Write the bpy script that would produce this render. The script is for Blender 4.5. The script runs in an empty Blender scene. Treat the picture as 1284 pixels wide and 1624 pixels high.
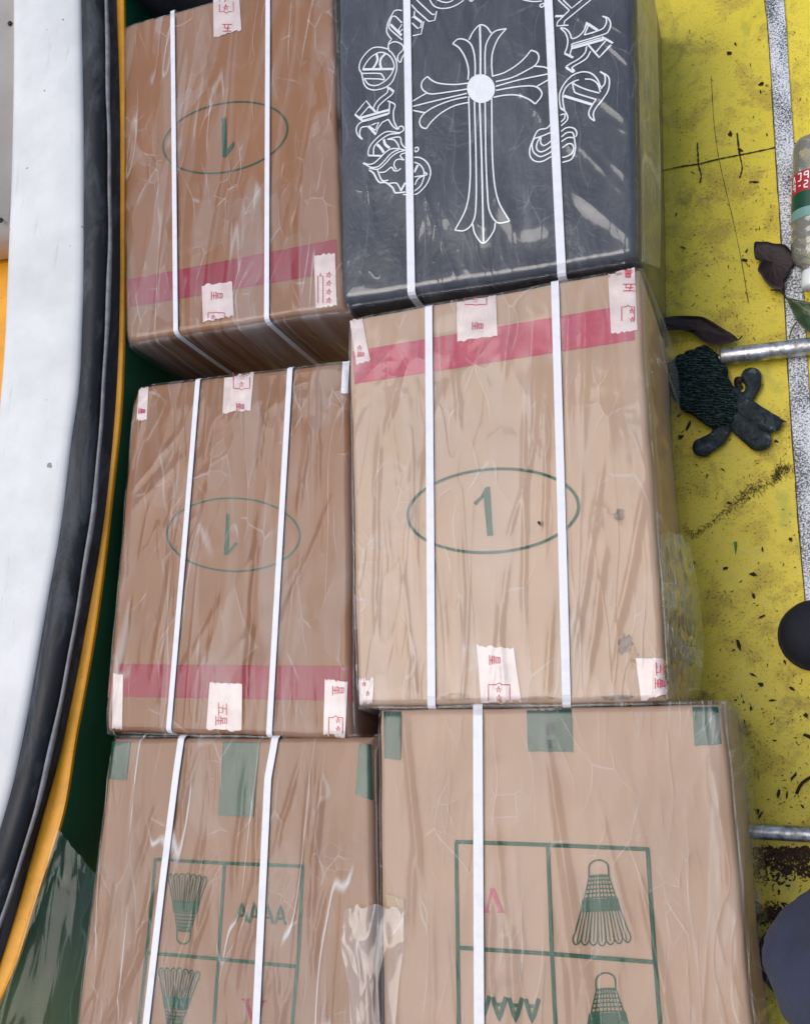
import bpy, bmesh, math, random
import numpy as np
from mathutils import Vector, Matrix

random.seed(7)
sc = bpy.context.scene
COL = sc.collection
# ------------------------------------------------------------------ camera
PW, PH = 1284.0, 1624.0
FPX = 1650.0
CAMZ = 1.65
NAD = (1280.0, 1230.0)                       # where straight-down falls in the picture
nc = Vector((NAD[0] - PW / 2, -(NAD[1] - PH / 2), -FPX)).normalized()
ROT = nc.rotation_difference(Vector((0, 0, -1)))
cam_d = bpy.data.cameras.new('camera')
cam = bpy.data.objects.new('camera', cam_d)
COL.objects.link(cam)
cam.location = (0, 0, CAMZ)
cam.rotation_mode = 'QUATERNION'
cam.rotation_quaternion = ROT
cam_d.sensor_fit = 'VERTICAL'
cam_d.sensor_height = 36
cam_d.lens = 36 * FPX / PH
cam_d.clip_start = 0.01
cam_d.clip_end = 500
sc.camera = cam
# ------------------------------------------------------------------ light
SUN_EL, SUN_AZ = math.radians(70), math.radians(-92)   # azimuth measured from +Y towards +X
w = bpy.data.worlds.new('World')
sc.world = w
w.use_nodes = True
nt = w.node_tree
nt.nodes.clear()
sky = nt.nodes.new('ShaderNodeTexSky')
sky.sky_type = 'NISHITA'
sky.sun_disc = False
sky.sun_elevation = SUN_EL
sky.sun_rotation = SUN_AZ
sky.air_density = 1.0
sky.dust_density = 2.5
sky.ozone_density = 1.0
bg = nt.nodes.new('ShaderNodeBackground')
bg.inputs['Strength'].default_value = 0.11
wo = nt.nodes.new('ShaderNodeOutputWorld')
nt.links.new(sky.outputs[0], bg.inputs[0])
nt.links.new(bg.outputs[0], wo.inputs[0])
sl = bpy.data.lights.new('sun', 'SUN')
sl.energy = 1.25
sl.angle = math.radians(46)
sl.color = (1.0, 0.96, 0.9)
so = bpy.data.objects.new('sun', sl)
COL.objects.link(so)
sd = Vector((math.sin(SUN_AZ) * math.cos(SUN_EL), math.cos(SUN_AZ) * math.cos(SUN_EL), math.sin(SUN_EL)))
so.rotation_euler = sd.to_track_quat('Z', 'Y').to_euler()
so.location = sd * 5
sc.view_settings.view_transform = 'Standard'
sc.view_settings.look = 'None'
sc.view_settings.gamma = 1
sc.view_settings.exposure = 0.45
sc.cycles.transparent_max_bounces = 10
sc.cycles.max_bounces = 4
sc.cycles.diffuse_bounces = 3
sc.cycles.glossy_bounces = 2

# ------------------------------------------------------------------ helpers
def ray(px, py):
    return ROT @ Vector((px - PW / 2, -(py - PH / 2), -FPX))

def at(px, py, z=0.0):
    d = ray(px, py)
    t = (z - CAMZ) / d.z
    return Vector((d.x * t, d.y * t, z))

def link(name, me, mat=None, parent=None):
    o = bpy.data.objects.new(name, me)
    COL.objects.link(o)
    if mat is not None:
        me.materials.append(mat)
    if parent is not None:
        o.parent = parent
        # vertices are given in world space: shift them to the parent's frame
        root = Vector((0, 0, 0)); p = parent
        while p is not None:
            root += p.location; p = p.parent
        me.transform(Matrix.Translation(-root))
    return o

def mk(name, verts, faces, mat=None, parent=None, smooth=False):
    me = bpy.data.meshes.new(name)
    me.from_pydata([tuple(v) for v in verts], [], faces)
    me.update()
    if smooth:
        me.polygons.foreach_set('use_smooth', [True] * len(me.polygons))
    return link(name, me, mat, parent)

def empty(name, loc, label, cat, group=None):
    o = bpy.data.objects.new(name, None)
    COL.objects.link(o)
    o.location = loc
    o.empty_display_size = 0.05
    tag(o, label, cat, group)
    return o

def tag(o, label=None, cat=None, group=None, kind=None):
    if label: o['label'] = label
    if cat: o['category'] = cat
    if group: o['group'] = group
    if kind: o['kind'] = kind
    return o

def recenter(o):
    me = o.data
    n = len(me.vertices)
    a = np.empty(n * 3); me.vertices.foreach_get('co', a); a = a.reshape(-1, 3)
    c = (a.min(0) + a.max(0)) / 2; c[2] = a[:, 2].min()
    me.transform(Matrix.Translation(-Vector(c)))
    o.location = o.location + Vector(c)
    return o

def catmull(pts, n=6, closed=False):
    P = [Vector(p) for p in pts]
    out = []
    N = len(P)
    rng = range(N if closed else N - 1)
    for i in rng:
        if closed:
            p0, p1, p2, p3 = P[(i - 1) % N], P[i], P[(i + 1) % N], P[(i + 2) % N]
        else:
            p0 = P[i - 1] if i > 0 else P[0] * 2 - P[1]
            p1, p2 = P[i], P[i + 1]
            p3 = P[i + 2] if i + 2 < N else P[-1] * 2 - P[-2]
        for k in range(n):
            t = k / n
            out.append(0.5 * ((2 * p1) + (p2 - p0) * t + (2 * p0 - 5 * p1 + 4 * p2 - p3) * t * t + (3 * p1 - p0 - 3 * p2 + p3) * t ** 3))
    if not closed:
        out.append(P[-1].copy())
    return out

# value noise (vectorised)
_rs = np.random.RandomState(3)
_G = _rs.rand(256, 256)
def vnoise(x, y):
    x = np.asarray(x, float); y = np.asarray(y, float)
    xi = np.floor(x).astype(int); yi = np.floor(y).astype(int)
    fx = x - xi; fy = y - yi
    fx = fx * fx * (3 - 2 * fx); fy = fy * fy * (3 - 2 * fy)
    a = _G[xi % 256, yi % 256]; b = _G[(xi + 1) % 256, yi % 256]
    c = _G[xi % 256, (yi + 1) % 256]; d = _G[(xi + 1) % 256, (yi + 1) % 256]
    return (a * (1 - fx) + b * fx) * (1 - fy) + (c * (1 - fx) + d * fx) * fy
def fbm(x, y, o=4):
    s = 0; a = 0.5
    for k in range(o):
        s = s + a * vnoise(x * 2 ** k + 17 * k, y * 2 ** k + 31 * k); a *= 0.5
    return s

# ------------------------------------------------------------------ materials
class NT:
    def __init__(s, name):
        s.m = bpy.data.materials.new(name); s.m.use_nodes = True
        s.t = s.m.node_tree; s.t.nodes.clear()
        s.out = s.t.nodes.new('ShaderNodeOutputMaterial')
    def n(s, typ, **kw):
        nd = s.t.nodes.new(typ)
        for k, v in kw.items():
            if k.startswith('i_'):
                nd.inputs[k[2:].replace('_', ' ')].default_value = v
            else:
                setattr(nd, k, v)
        return nd
    def l(s, a, b): s.t.links.new(a, b)
    def coords(s, scale=(1, 1, 1), rot=(0, 0, 0), loc=(0, 0, 0)):
        tc = s.n('ShaderNodeTexCoord'); mp = s.n('ShaderNodeMapping')
        mp.inputs['Scale'].default_value = scale; mp.inputs['Rotation'].default_value = rot; mp.inputs['Location'].default_value = loc
        s.l(tc.outputs['Object'], mp.inputs['Vector'])
        return mp.outputs[0]
    def noise(s, vec, scale=5, detail=4, rough=0.55, dist=0.0):
        nd = s.n('ShaderNodeTexNoise'); nd.inputs['Scale'].default_value = scale; nd.inputs['Detail'].default_value = detail
        nd.inputs['Roughness'].default_value = rough; nd.inputs['Distortion'].default_value = dist
        s.l(vec, nd.inputs['Vector']); return nd.outputs['Fac']
    def ramp(s, fac, stops, interp='LINEAR'):
        r = s.n('ShaderNodeValToRGB'); r.color_ramp.interpolation = interp
        e = r.color_ramp.elements
        while len(e) < len(stops): e.new(0.5)
        for i, (p, c) in enumerate(stops):
            e[i].position = p
            if not isinstance(c, (tuple, list)): c = (c, c, c)
            e[i].color = (*c[:3], 1)
        s.l(fac, r.inputs[0]); return r.outputs[0]
    def math(s, op, a, b=None, clamp=False):
        m = s.n('ShaderNodeMath', operation=op); m.use_clamp = clamp
        for i, v in enumerate((a, b)):
            if v is None: continue
            if isinstance(v, (int, float)): m.inputs[i].default_value = v
            else: s.l(v, m.inputs[i])
        return m.outputs[0]
    def mix(s, fac, a, b, blend='MIX'):
        m = s.n('ShaderNodeMix', data_type='RGBA', blend_type=blend)
        for sock, v in ((m.inputs[0], fac), (m.inputs[6], a), (m.inputs[7], b)):
            if isinstance(v, (int, float)): sock.default_value = v
            elif isinstance(v, tuple): sock.default_value = (*v[:3], 1)
            else: s.l(v, sock)
        return m.outputs[2]
    def bump(s, h, strength=0.5, dist=0.001, normal=None):
        b = s.n('ShaderNodeBump'); b.inputs['Strength'].default_value = strength; b.inputs['Distance'].default_value = dist
        s.l(h, b.inputs['Height'])
        if normal is not None: s.l(normal, b.inputs['Normal'])
        return b.outputs[0]
    def principled(s, color, rough=0.6, normal=None, metallic=0.0, spec=0.5, coat=0.0, coat_rough=0.1):
        p = s.n('ShaderNodeBsdfPrincipled')
        for k, v in (('Base Color', color), ('Roughness', rough), ('Metallic', metallic), ('Specular IOR Level', spec), ('Coat Weight', coat), ('Coat Roughness', coat_rough)):
            if isinstance(v, tuple): p.inputs[k].default_value = (*v[:3], 1)
            elif isinstance(v, (int, float)): p.inputs[k].default_value = v
            else: s.l(v, p.inputs[k])
        if normal is not None: s.l(normal, p.inputs['Normal'])
        s.l(p.outputs[0], s.out.inputs[0]); return p

def mat_plain(name, col, rough=0.6, var=0.12, scale=40, bumpd=0.0004, **kw):
    a = NT(name); v = a.coords()
    n = a.noise(v, scale, 5)
    c = a.mix(a.ramp(n, [(0.3, 0.0), (0.7, 1.0)]), tuple(x * (1 - var) for x in col), tuple(min(1, x * (1 + var)) for x in col))
    a.principled(c, rough, a.bump(n, 0.4, bumpd), **kw)
    return a.m

def mat_card(name, col, seed=0):
    a = NT(name)
    v = a.coords(loc=(seed, seed * 2, 0))
    big = a.noise(v, 6, 4); fine = a.noise(a.coords((400, 60, 60), loc=(seed, 0, 0)), 1, 3)
    flute = a.n('ShaderNodeTexWave'); flute.inputs['Scale'].default_value = 55; flute.inputs['Distortion'].default_value = 0.6
    a.l(v, flute.inputs['Vector'])
    c = a.mix(a.ramp(big, [(0.35, 0), (0.65, 1)]), tuple(x * .9 for x in col), tuple(x * 1.06 for x in col))
    c = a.mix(a.math('MULTIPLY', fine, 0.25), c, tuple(x * .75 for x in col))
    # wet / dirty marks with their own outline
    st = a.noise(v, 9, 7, 0.7)
    c = a.mix(a.ramp(st, [(0.62, 0.0), (0.7, 0.35)]), c, tuple(x * .45 for x in col))
    h = a.math('ADD', a.math('MULTIPLY', flute.outputs['Fac'], 0.25), fine)
    a.principled(c, 0.75, a.bump(h, 0.2, 0.0002), spec=0.25)
    return a.m

def mat_film(name, haze=0.10, seed=0.0, ang=0.0, gloss=0.7, lo=0.004, tint=(0.86, 0.84, 0.80), crease=1.0, streak=0.6, cap=0.11, facet=1.0, lines=0.19):
    """thin clear wrapping film: Fresnel gloss over clear, milky where loose or doubled, fold glints painted in as haze"""
    a = NT(name)
    v = a.coords((1, 0.10, 0.12), (0, 0, ang), (seed, seed * .7, seed))
    v2 = a.coords((1, 0.2, 0.2), (0, 0, ang + .12), (seed + 3, seed, 0))
    n1 = a.noise(v, 15, 1, 0.5, 0.25)
    n2 = a.noise(v2, 26, 1, 0.5, 0.3)
    n3 = a.noise(a.coords(loc=(seed, 0, 0)), 120, 3, 0.6)
    def ridge(n, k):
        r = a.math('SUBTRACT', 1.0, a.math('ABSOLUTE', a.math('MULTIPLY', a.math('SUBTRACT', n, 0.5), 2.0)))
        return a.math('POWER', r, k)
    gate = a.ramp(a.noise(a.coords((1, .3, .4), (0, 0, ang), (seed + 9, 2, 0)), 7, 2), [(0.42, 0.05), (0.62, 1.0)])
    r1 = a.math('MULTIPLY', ridge(n1, 22), gate); r2 = a.math('MULTIPLY', ridge(n2, 26), gate)
    h = a.math('ADD', a.math('ADD', a.math('MULTIPLY', r1, 1.0 * crease), a.math('MULTIPLY', r2, 0.6 * crease)), a.math('MULTIPLY', n3, 0.0))
    h = a.math('ADD', h, a.math('MULTIPLY', n1, 0.5))
    wob = a.n('ShaderNodeTexNoise'); wob.inputs['Scale'].default_value = 5; wob.inputs['Detail'].default_value = 1; a.l(a.coords(loc=(seed, 3, 0)), wob.inputs['Vector'])
    vm = a.n('ShaderNodeVectorMath', operation='SCALE'); a.l(wob.outputs['Color'], vm.inputs[0]); vm.inputs['Scale'].default_value = 0.08
    va = a.n('ShaderNodeVectorMath', operation='ADD'); a.l(a.coords((1, .22, .3), (0, 0, ang + .1), (seed, 0, 0)), va.inputs[0]); a.l(vm.outputs[0], va.inputs[1])
    vo = a.n('ShaderNodeTexVoronoi'); vo.inputs['Scale'].default_value = 30; a.l(va.outputs[0], vo.inputs['Vector'])
    vb = a.n('ShaderNodeVectorMath', operation='ADD'); a.l(a.coords((.8, .5, .6), (0, 0, ang + .5), (0, seed, 0)), vb.inputs[0]); a.l(vm.outputs[0], vb.inputs[1])
    vo2 = a.n('ShaderNodeTexVoronoi'); vo2.inputs['Scale'].default_value = 62; a.l(vb.outputs[0], vo2.inputs['Vector'])
    gate2 = a.ramp(a.noise(a.coords((1, .7, .7), (0, 0, 0), (seed + 4, seed, 0)), 9, 3), [(0.5, 0.0), (0.64, 1.0)])
    h = a.math('ADD', h, a.math('MULTIPLY', vo.outputs['Distance'], 0.9 * facet))
    h = a.math('ADD', h, a.math('MULTIPLY', a.math('MULTIPLY', vo2.outputs['Distance'], gate2), 0.8 * facet))
    nrm = a.bump(h, 0.8, 0.0009)
    # clinging patches: clear where the film sticks to the board, milky where air is under it
    p1 = a.noise(a.coords((1, 0.13, 0.2), (0, 0, ang - .08), (seed * 2, 1, 0)), 10, 2, 0.5, 0.4)
    hz = a.ramp(p1, [(0.395, haze * 1.3), (0.415, lo), (0.485, lo), (0.505, haze), (0.56, haze * .6), (0.58, lo)])
    hz = a.math('ADD', hz, a.math('MULTIPLY', a.math('ADD', r1, r2), haze * .5), True)  # fold highlights painted in as milky crests
    # flat shards between taut creases: some cling, some stand off and look milky, each with a hard edge
    sc1 = a.n('ShaderNodeSeparateColor'); a.l(vo.outputs['Color'], sc1.inputs[0])
    sc2 = a.n('ShaderNodeSeparateColor'); a.l(vo2.outputs['Color'], sc2.inputs[0])
    sh1 = a.ramp(sc1.outputs[0], [(0.0, 0.0), (0.62, 0.0), (0.66, 0.5), (1.0, 1.0)])
    sh2 = a.math('MULTIPLY', a.ramp(sc2.outputs[1], [(0.6, 0.0), (0.64, 0.6), (1.0, 1.0)]), gate2)
    hz = a.math('ADD', a.math('MULTIPLY', hz, .55), a.math('MULTIPLY', a.math('ADD', sh1, sh2), haze * .55), True)
    ve = a.n('ShaderNodeTexVoronoi', feature='DISTANCE_TO_EDGE'); ve.inputs['Scale'].default_value = 30; a.l(va.outputs[0], ve.inputs['Vector'])
    ve2 = a.n('ShaderNodeTexVoronoi', feature='DISTANCE_TO_EDGE'); ve2.inputs['Scale'].default_value = 62; a.l(vb.outputs[0], ve2.inputs['Vector'])
    lg = a.ramp(a.noise(a.coords((1, .4, .4), (0, 0, ang), (seed + 2, seed * 3, 0)), 24, 2), [(0.46, 0.0), (0.60, 1.0)])
    ln1 = a.math('MULTIPLY', a.ramp(ve.outputs['Distance'], [(0.0, 1.0), (0.03, 0.0)]), lg)  # crease glints painted as pale lines along the cell edges
    ln2 = a.math('MULTIPLY', a.math('MULTIPLY', a.ramp(ve2.outputs['Distance'], [(0.0, 1.0), (0.04, 0.0)]), lg), gate2)
    hz = a.math('ADD', hz, a.math('MULTIPLY', a.math('ADD', ln1, ln2), lines), True)
    # doubled-over pleats, their glint painted as thin, pale, nearly opaque streaks
    pn = a.noise(a.coords((1, 0.10, 0.12), (0, 0, ang + .05), (seed * 3, 4, 0)), 11, 2, 0.5, 0.3)
    pg = a.ramp(a.noise(a.coords((1, .35, .4), (0, 0, ang), (seed * 5, 7, 0)), 9, 3, .6), [(0.55 - .1 * streak, 0.0), (0.62 - .1 * streak, 1.0)])
    pl = a.math('MULTIPLY', a.ramp(a.math('ABSOLUTE', a.math('SUBTRACT', pn, 0.5)), [(0.002, 0.75), (0.009, 0.0)]), pg)
    hz = a.math('ADD', hz, a.math('MULTIPLY', pl, .6 * streak), True)
    tr = a.n('ShaderNodeBsdfTransparent'); tr.inputs[0].default_value = (0.97, 0.97, 0.96, 1)
    df = a.n('ShaderNodeBsdfDiffuse'); df.inputs[0].default_value = (*tint, 1); a.l(nrm, df.inputs['Normal'])
    m1 = a.n('ShaderNodeMixShader'); a.l(hz, m1.inputs[0]); a.l(tr.outputs[0], m1.inputs[1]); a.l(df.outputs[0], m1.inputs[2])
    fr = a.n('ShaderNodeFresnel'); fr.inputs['IOR'].default_value = 1.5; a.l(nrm, fr.inputs['Normal'])
    f = a.math('MINIMUM', a.math('MULTIPLY', fr.outputs[0], gloss), cap)
    gl = a.n('ShaderNodeBsdfGlossy'); gl.inputs['Roughness'].default_value = 0.09; a.l(nrm, gl.inputs['Normal'])
    gl.inputs[0].default_value = (1, 1, 1, 1)
    m2 = a.n('ShaderNodeMixShader'); a.l(f, m2.inputs[0]); a.l(m1.outputs[0], m2.inputs[1]); a.l(gl.outputs[0], m2.inputs[2])
    a.l(m2.outputs[0], a.out.inputs[0])
    for nd in a.t.nodes:
        if nd.bl_idname == 'ShaderNodeTexVoronoi': nd.voronoi_dimensions = '2D'
        elif nd.bl_idname == 'ShaderNodeTexNoise': nd.noise_dimensions = '2D'
    return a.m

def mat_deck():
    a = NT('yellow_deck_paint'); v = a.coords()
    big = a.noise(v, 3.2, 5, 0.6); mid = a.noise(v, 14, 6, 0.65, 0.4); fine = a.noise(v, 130, 4, 0.7)
    c = a.mix(a.ramp(big, [(0.35, 0), (0.65, 1)]), (0.72, 0.58, 0.035), (0.86, 0.68, 0.06))
    c = a.mix(a.ramp(mid, [(0.5, 0.0), (0.62, 0.55)]), c, (0.40, 0.27, 0.045))
    c = a.mix(a.ramp(mid, [(0.30, 0.5), (0.42, 0.0)]), c, (0.30, 0.34, 0.03))
    sp = a.noise(v, 260, 2, 0.6)
    gate = a.ramp(mid, [(0.40, 0.12), (0.6, 1.0)])
    spk = a.math('MULTIPLY', a.ramp(sp, [(0.58, 0.0), (0.66, 1.0)]), gate)
    c = a.mix(a.math('MULTIPLY', spk, 0.75), c, (0.07, 0.05, 0.01))
    scr = a.noise(a.coords((1, 6, 1), (0, 0, 0.9)), 40, 3, 0.6, 2.0)
    c = a.mix(a.ramp(scr, [(0.68, 0.0), (0.73, 0.4)]), c, (0.14, 0.11, 0.02))
    dirt = a.noise(a.coords(loc=(5, 2, 0)), 5.5, 8, 0.75)
    c = a.mix(a.ramp(dirt, [(0.56, 0.0), (0.64, 0.65)]), c, (0.20, 0.13, 0.03))
    a.principled(c, a.ramp(mid, [(0.3, 0.35), (0.7, 0.6)]), a.bump(a.math('ADD', mid, fine), 0.35, 0.0012), spec=0.4)
    return a.m

def mat_speckle():
    a = NT('worn_galvanised_strip'); v = a.coords()
    n = a.noise(v, 330, 3, 0.7); n2 = a.noise(a.coords((1, .5, 1)), 22, 4)
    f = a.math('ADD', n, a.math('MULTIPLY', a.math('SUBTRACT', n2, 0.5), 0.5))
    c = a.ramp(f, [(0.38, (0.04, 0.045, 0.05)), (0.46, (0.3, 0.31, 0.33)), (0.55, (0.75, 0.76, 0.78)), (0.75, (0.88, 0.88, 0.9))])
    a.principled(c, 0.5, a.bump(n, 0.5, 0.0008), metallic=0.0)
    return a.m

def mat_metal():
    a = NT('galvanised_pipe'); v = a.coords((1, 1, 1))
    n = a.noise(v, 70, 5, 0.7)
    c = a.ramp(n, [(0.35, (0.22, 0.22, 0.21)), (0.5, (0.5, 0.5, 0.5)), (0.65, (0.72, 0.73, 0.74))])
    a.principled(c, a.ramp(n, [(0.3, 0.5), (0.7, 0.28)]), a.bump(n, 0.3, 0.0008), metallic=0.85)
    return a.m

def mat_white():
    a = NT('white_gelcoat'); v = a.coords()
    n = a.noise(v, 9, 6, 0.6); sp = a.noise(a.coords(loc=(2, 8, 1)), 55, 2, 0.5); fine = a.noise(v, 420, 2)
    c = a.mix(a.ramp(n, [(0.4, 0), (0.7, 1)]), (0.74, 0.735, 0.71), (0.62, 0.625, 0.60))
    c = a.mix(a.ramp(sp, [(0.735, 0.0), (0.765, 0.8)]), c, (0.12, 0.12, 0.11))
    g = a.noise(a.coords((1, .12, 1), (0, 0, 0)), 60, 6, 0.75)
    c = a.mix(a.ramp(g, [(0.60, 0.0), (0.70, 0.4)]), c, (0.38, 0.38, 0.34))
    a.principled(c, 0.42, a.bump(a.math('ADD', a.math('MULTIPLY', fine, 0.35), n), 0.35, 0.0012), spec=0.4)
    return a.m

def mat_rubber():
    a = NT('black_rubber'); v = a.coords((1, .25, 1))
    n = a.noise(v, 24, 7, 0.7, 0.5); g = a.noise(a.coords(), 90, 4)
    c = a.mix(a.ramp(n, [(0.48, 0), (0.62, 1)]), (0.009, 0.010, 0.013), (0.06, 0.064, 0.072))
    a.principled(c, a.ramp(n, [(0.4, 0.55), (0.7, 0.8)]), a.bump(a.math('ADD', n, g), 0.4, 0.0012), spec=0.45)
    return a.m

def mat_orange(name='orange_paint', col=(0.85, 0.36, 0.006)):
    a = NT(name); v = a.coords()
    n = a.noise(v, 30, 6, 0.7); sp = a.noise(v, 110, 3, 0.7)
    c = a.mix(a.ramp(n, [(0.4, 0), (0.7, 1)]), col, tuple(x * .78 for x in col))
    c = a.mix(a.ramp(sp, [(0.68, 0), (0.73, 0.8)]), c, (0.10, 0.04, 0.01))
    a.principled(c, 0.45, a.bump(n, 0.3, 0.0008))
    return a.m

def mat_black_wrap():
    a = NT('black_plastic_wrap'); v = a.coords((1, .45, .6), (0, 0, 0.7))
    n = a.noise(v, 14, 4, 0.55, 0.8); n2 = a.noise(a.coords(loc=(1, 1, 1)), 90, 3, 0.6)
    c = a.mix(a.ramp(n, [(0.35, 0), (0.7, 1)]), (0.040, 0.043, 0.052), (0.062, 0.067, 0.078))
    a.principled(c, 0.34, a.bump(a.math('ADD', n, a.math('MULTIPLY', n2, 0.08)), 0.8, 0.010), spec=0.35)
    return a.m

def mat_strap():
    a = NT('white_strapping_band'); v = a.coords()
    wv = a.n('ShaderNodeTexWave', bands_direction='Y'); wv.inputs['Scale'].default_value = 130; a.l(v, wv.inputs['Vector'])
    n = a.noise(v, 60, 4)
    c = a.mix(a.ramp(n, [(0.5, 0), (0.8, .6)]), (0.78, 0.77, 0.80), (0.62, 0.61, 0.64))
    a.principled(c, 0.4, a.bump(wv.outputs['Fac'], 0.4, 0.0003), spec=0.4)
    return a.m

M = dict(
    deck=mat_deck(), speckle=mat_speckle(), metal=mat_metal(), white=mat_white(), rubber=mat_rubber(), orange=mat_orange(),
    bead=mat_plain('grey_bead', (0.20, 0.205, 0.215), 0.5, 0.3, 60), strap=mat_strap(), blackwrap=mat_black_wrap(),
    hull=mat_plain('green_hull_paint', (0.008, 0.105, 0.045), 0.4, 0.2, 12, 0.0006),
    beige=mat_plain('beige_gelcoat', (0.56, 0.50, 0.44), 0.5, 0.08, 12), dark=mat_plain('dark_gap', (0.008, 0.008, 0.008), 0.7),
    seam=mat_plain('deck_crack', (0.035, 0.03, 0.012), 0.8, 0.4, 120),
    pgreen=mat_plain('green_print', (0.006, 0.065, 0.027), 0.7, 0.25, 300, 0.0001), pred=mat_plain('red_band_print', (0.27, 0.004, 0.022), 0.65, 0.12, 120, 0.0001),
    pred_pale=mat_plain('pale_red_band_print', (0.47, 0.075, 0.11), 0.65, 0.12, 120, 0.0001),  # paler copy of the red print, used on the right-hand cartons
    pwhite=mat_plain('white_print', (0.84, 0.86, 0.88), 0.5, 0.04, 100, 0.0001), tred=mat_plain('red_tape_print', (0.50, 0.03, 0.07), 0.5, 0.2, 200, 0.0001),
    tape=mat_plain('pale_packing_tape', (0.70, 0.58, 0.55), 0.3, 0.14, 40, 0.0002), gtape=mat_plain('green_packing_tape', (0.006, 0.055, 0.027), 0.4, 0.2, 60, 0.0002),
    gtprint=mat_plain('dark_green_tape_print', (0.002, 0.012, 0.008), 0.6, 0.1, 60, 0.0001), btape=mat_plain('brown_tape', (0.34, 0.22, 0.11), 0.4, 0.15, 50),
    leafdark=mat_plain('dark_dead_leaf', (0.020, 0.0065, 0.0055), 0.6, 0.5, 60, 0.002), leafgreen=mat_plain('dull_green_leaf', (0.045, 0.075, 0.02), 0.4, 0.4, 50, 0.001),
    crumb=mat_plain('dry_leaf_crumb', (0.020, 0.010, 0.007), 0.8, 0.5, 200), grass=mat_plain('fresh_grass_blade', (0.05, 0.19, 0.02), 0.5),
    fibre=mat_plain('brown_fibre', (0.07, 0.035, 0.02), 0.85, 0.4, 200),
    skin=mat_plain('skin', (0.50, 0.30, 0.21), 0.5, 0.06, 60), trousers=mat_plain('navy_trouser_cloth', (0.028, 0.033, 0.062), 0.85, 0.2, 11, 0.012),
    sole=mat_plain('worn_rubber_sole', (0.022, 0.022, 0.026), 0.85, 0.4, 90, 0.001), shoe=mat_plain('black_navy_shoe', (0.007, 0.008, 0.017), 0.8, 0.2, 60), shirt=mat_plain('grey_shirt_cloth', (0.2, 0.21, 0.23), 0.85, 0.1, 30, 0.003),
    hair=mat_plain('black_hair', (0.012, 0.01, 0.009), 0.5, 0.3, 90), cap=mat_plain('white_cap_plastic', (0.78, 0.8, 0.8), 0.35, 0.05),
)

# ------------------------------------------------------------------ carton machinery
class Box:
    """a parcel whose lid corners (TL, TR, BR, BL) are traced and put at the lid's real height"""
    def __init__(s, quad, H, seed, bulge=0.003, rnd=0.008):
        s.H = H; s.seed = seed; s.r = rnd; s.bulge = bulge
        s.Q = [at(x, y, H) for x, y in quad]
        s.c = sum(s.Q, Vector()) / 4
        s.q = np.array([[p.x, p.y] for p in s.Q])
    def edge_d(s, x, y):
        d = np.full(np.shape(x), 1e9)
        for i in range(4):
            a, b = s.q[i], s.q[(i + 1) % 4]
            e = b - a; L = np.hypot(*e)
            # corners run clockwise seen from above: inside is to the right
            dd = ((x - a[0]) * e[1] - (y - a[1]) * e[0]) / L
            d = np.minimum(d, dd)
        return d
    def top(s, x, y):
        d = s.edge_d(x, y); r = s.r
        k = np.clip(d, 0, r)
        drop = r - np.sqrt(np.maximum(r * r - (r - k) ** 2, 0))
        m = np.clip(d / 0.05, 0, 1)
        b = s.bulge * (fbm(x * 7 + s.seed, y * 7 + s.seed * 3, 3) * 2 - 0.9) * m
        return s.H + b - drop
    def on(s, px, py, dz=0.0):
        z = s.H
        for _ in range(4):
            p = at(px, py, z)
            z = float(s.top(np.array(p.x), np.array(p.y))) + dz
        return at(px, py, z)

def axis_samples(L, cell, r):
    n = max(8, int(L / cell))
    a = np.linspace(0, 1, n + 1)
    k = r / L
    extra = np.array([k * .08, k * .25, k * .5, k * .75])
    a = np.unique(np.round(np.concatenate([a, extra, 1 - extra]), 6))
    return a

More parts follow.
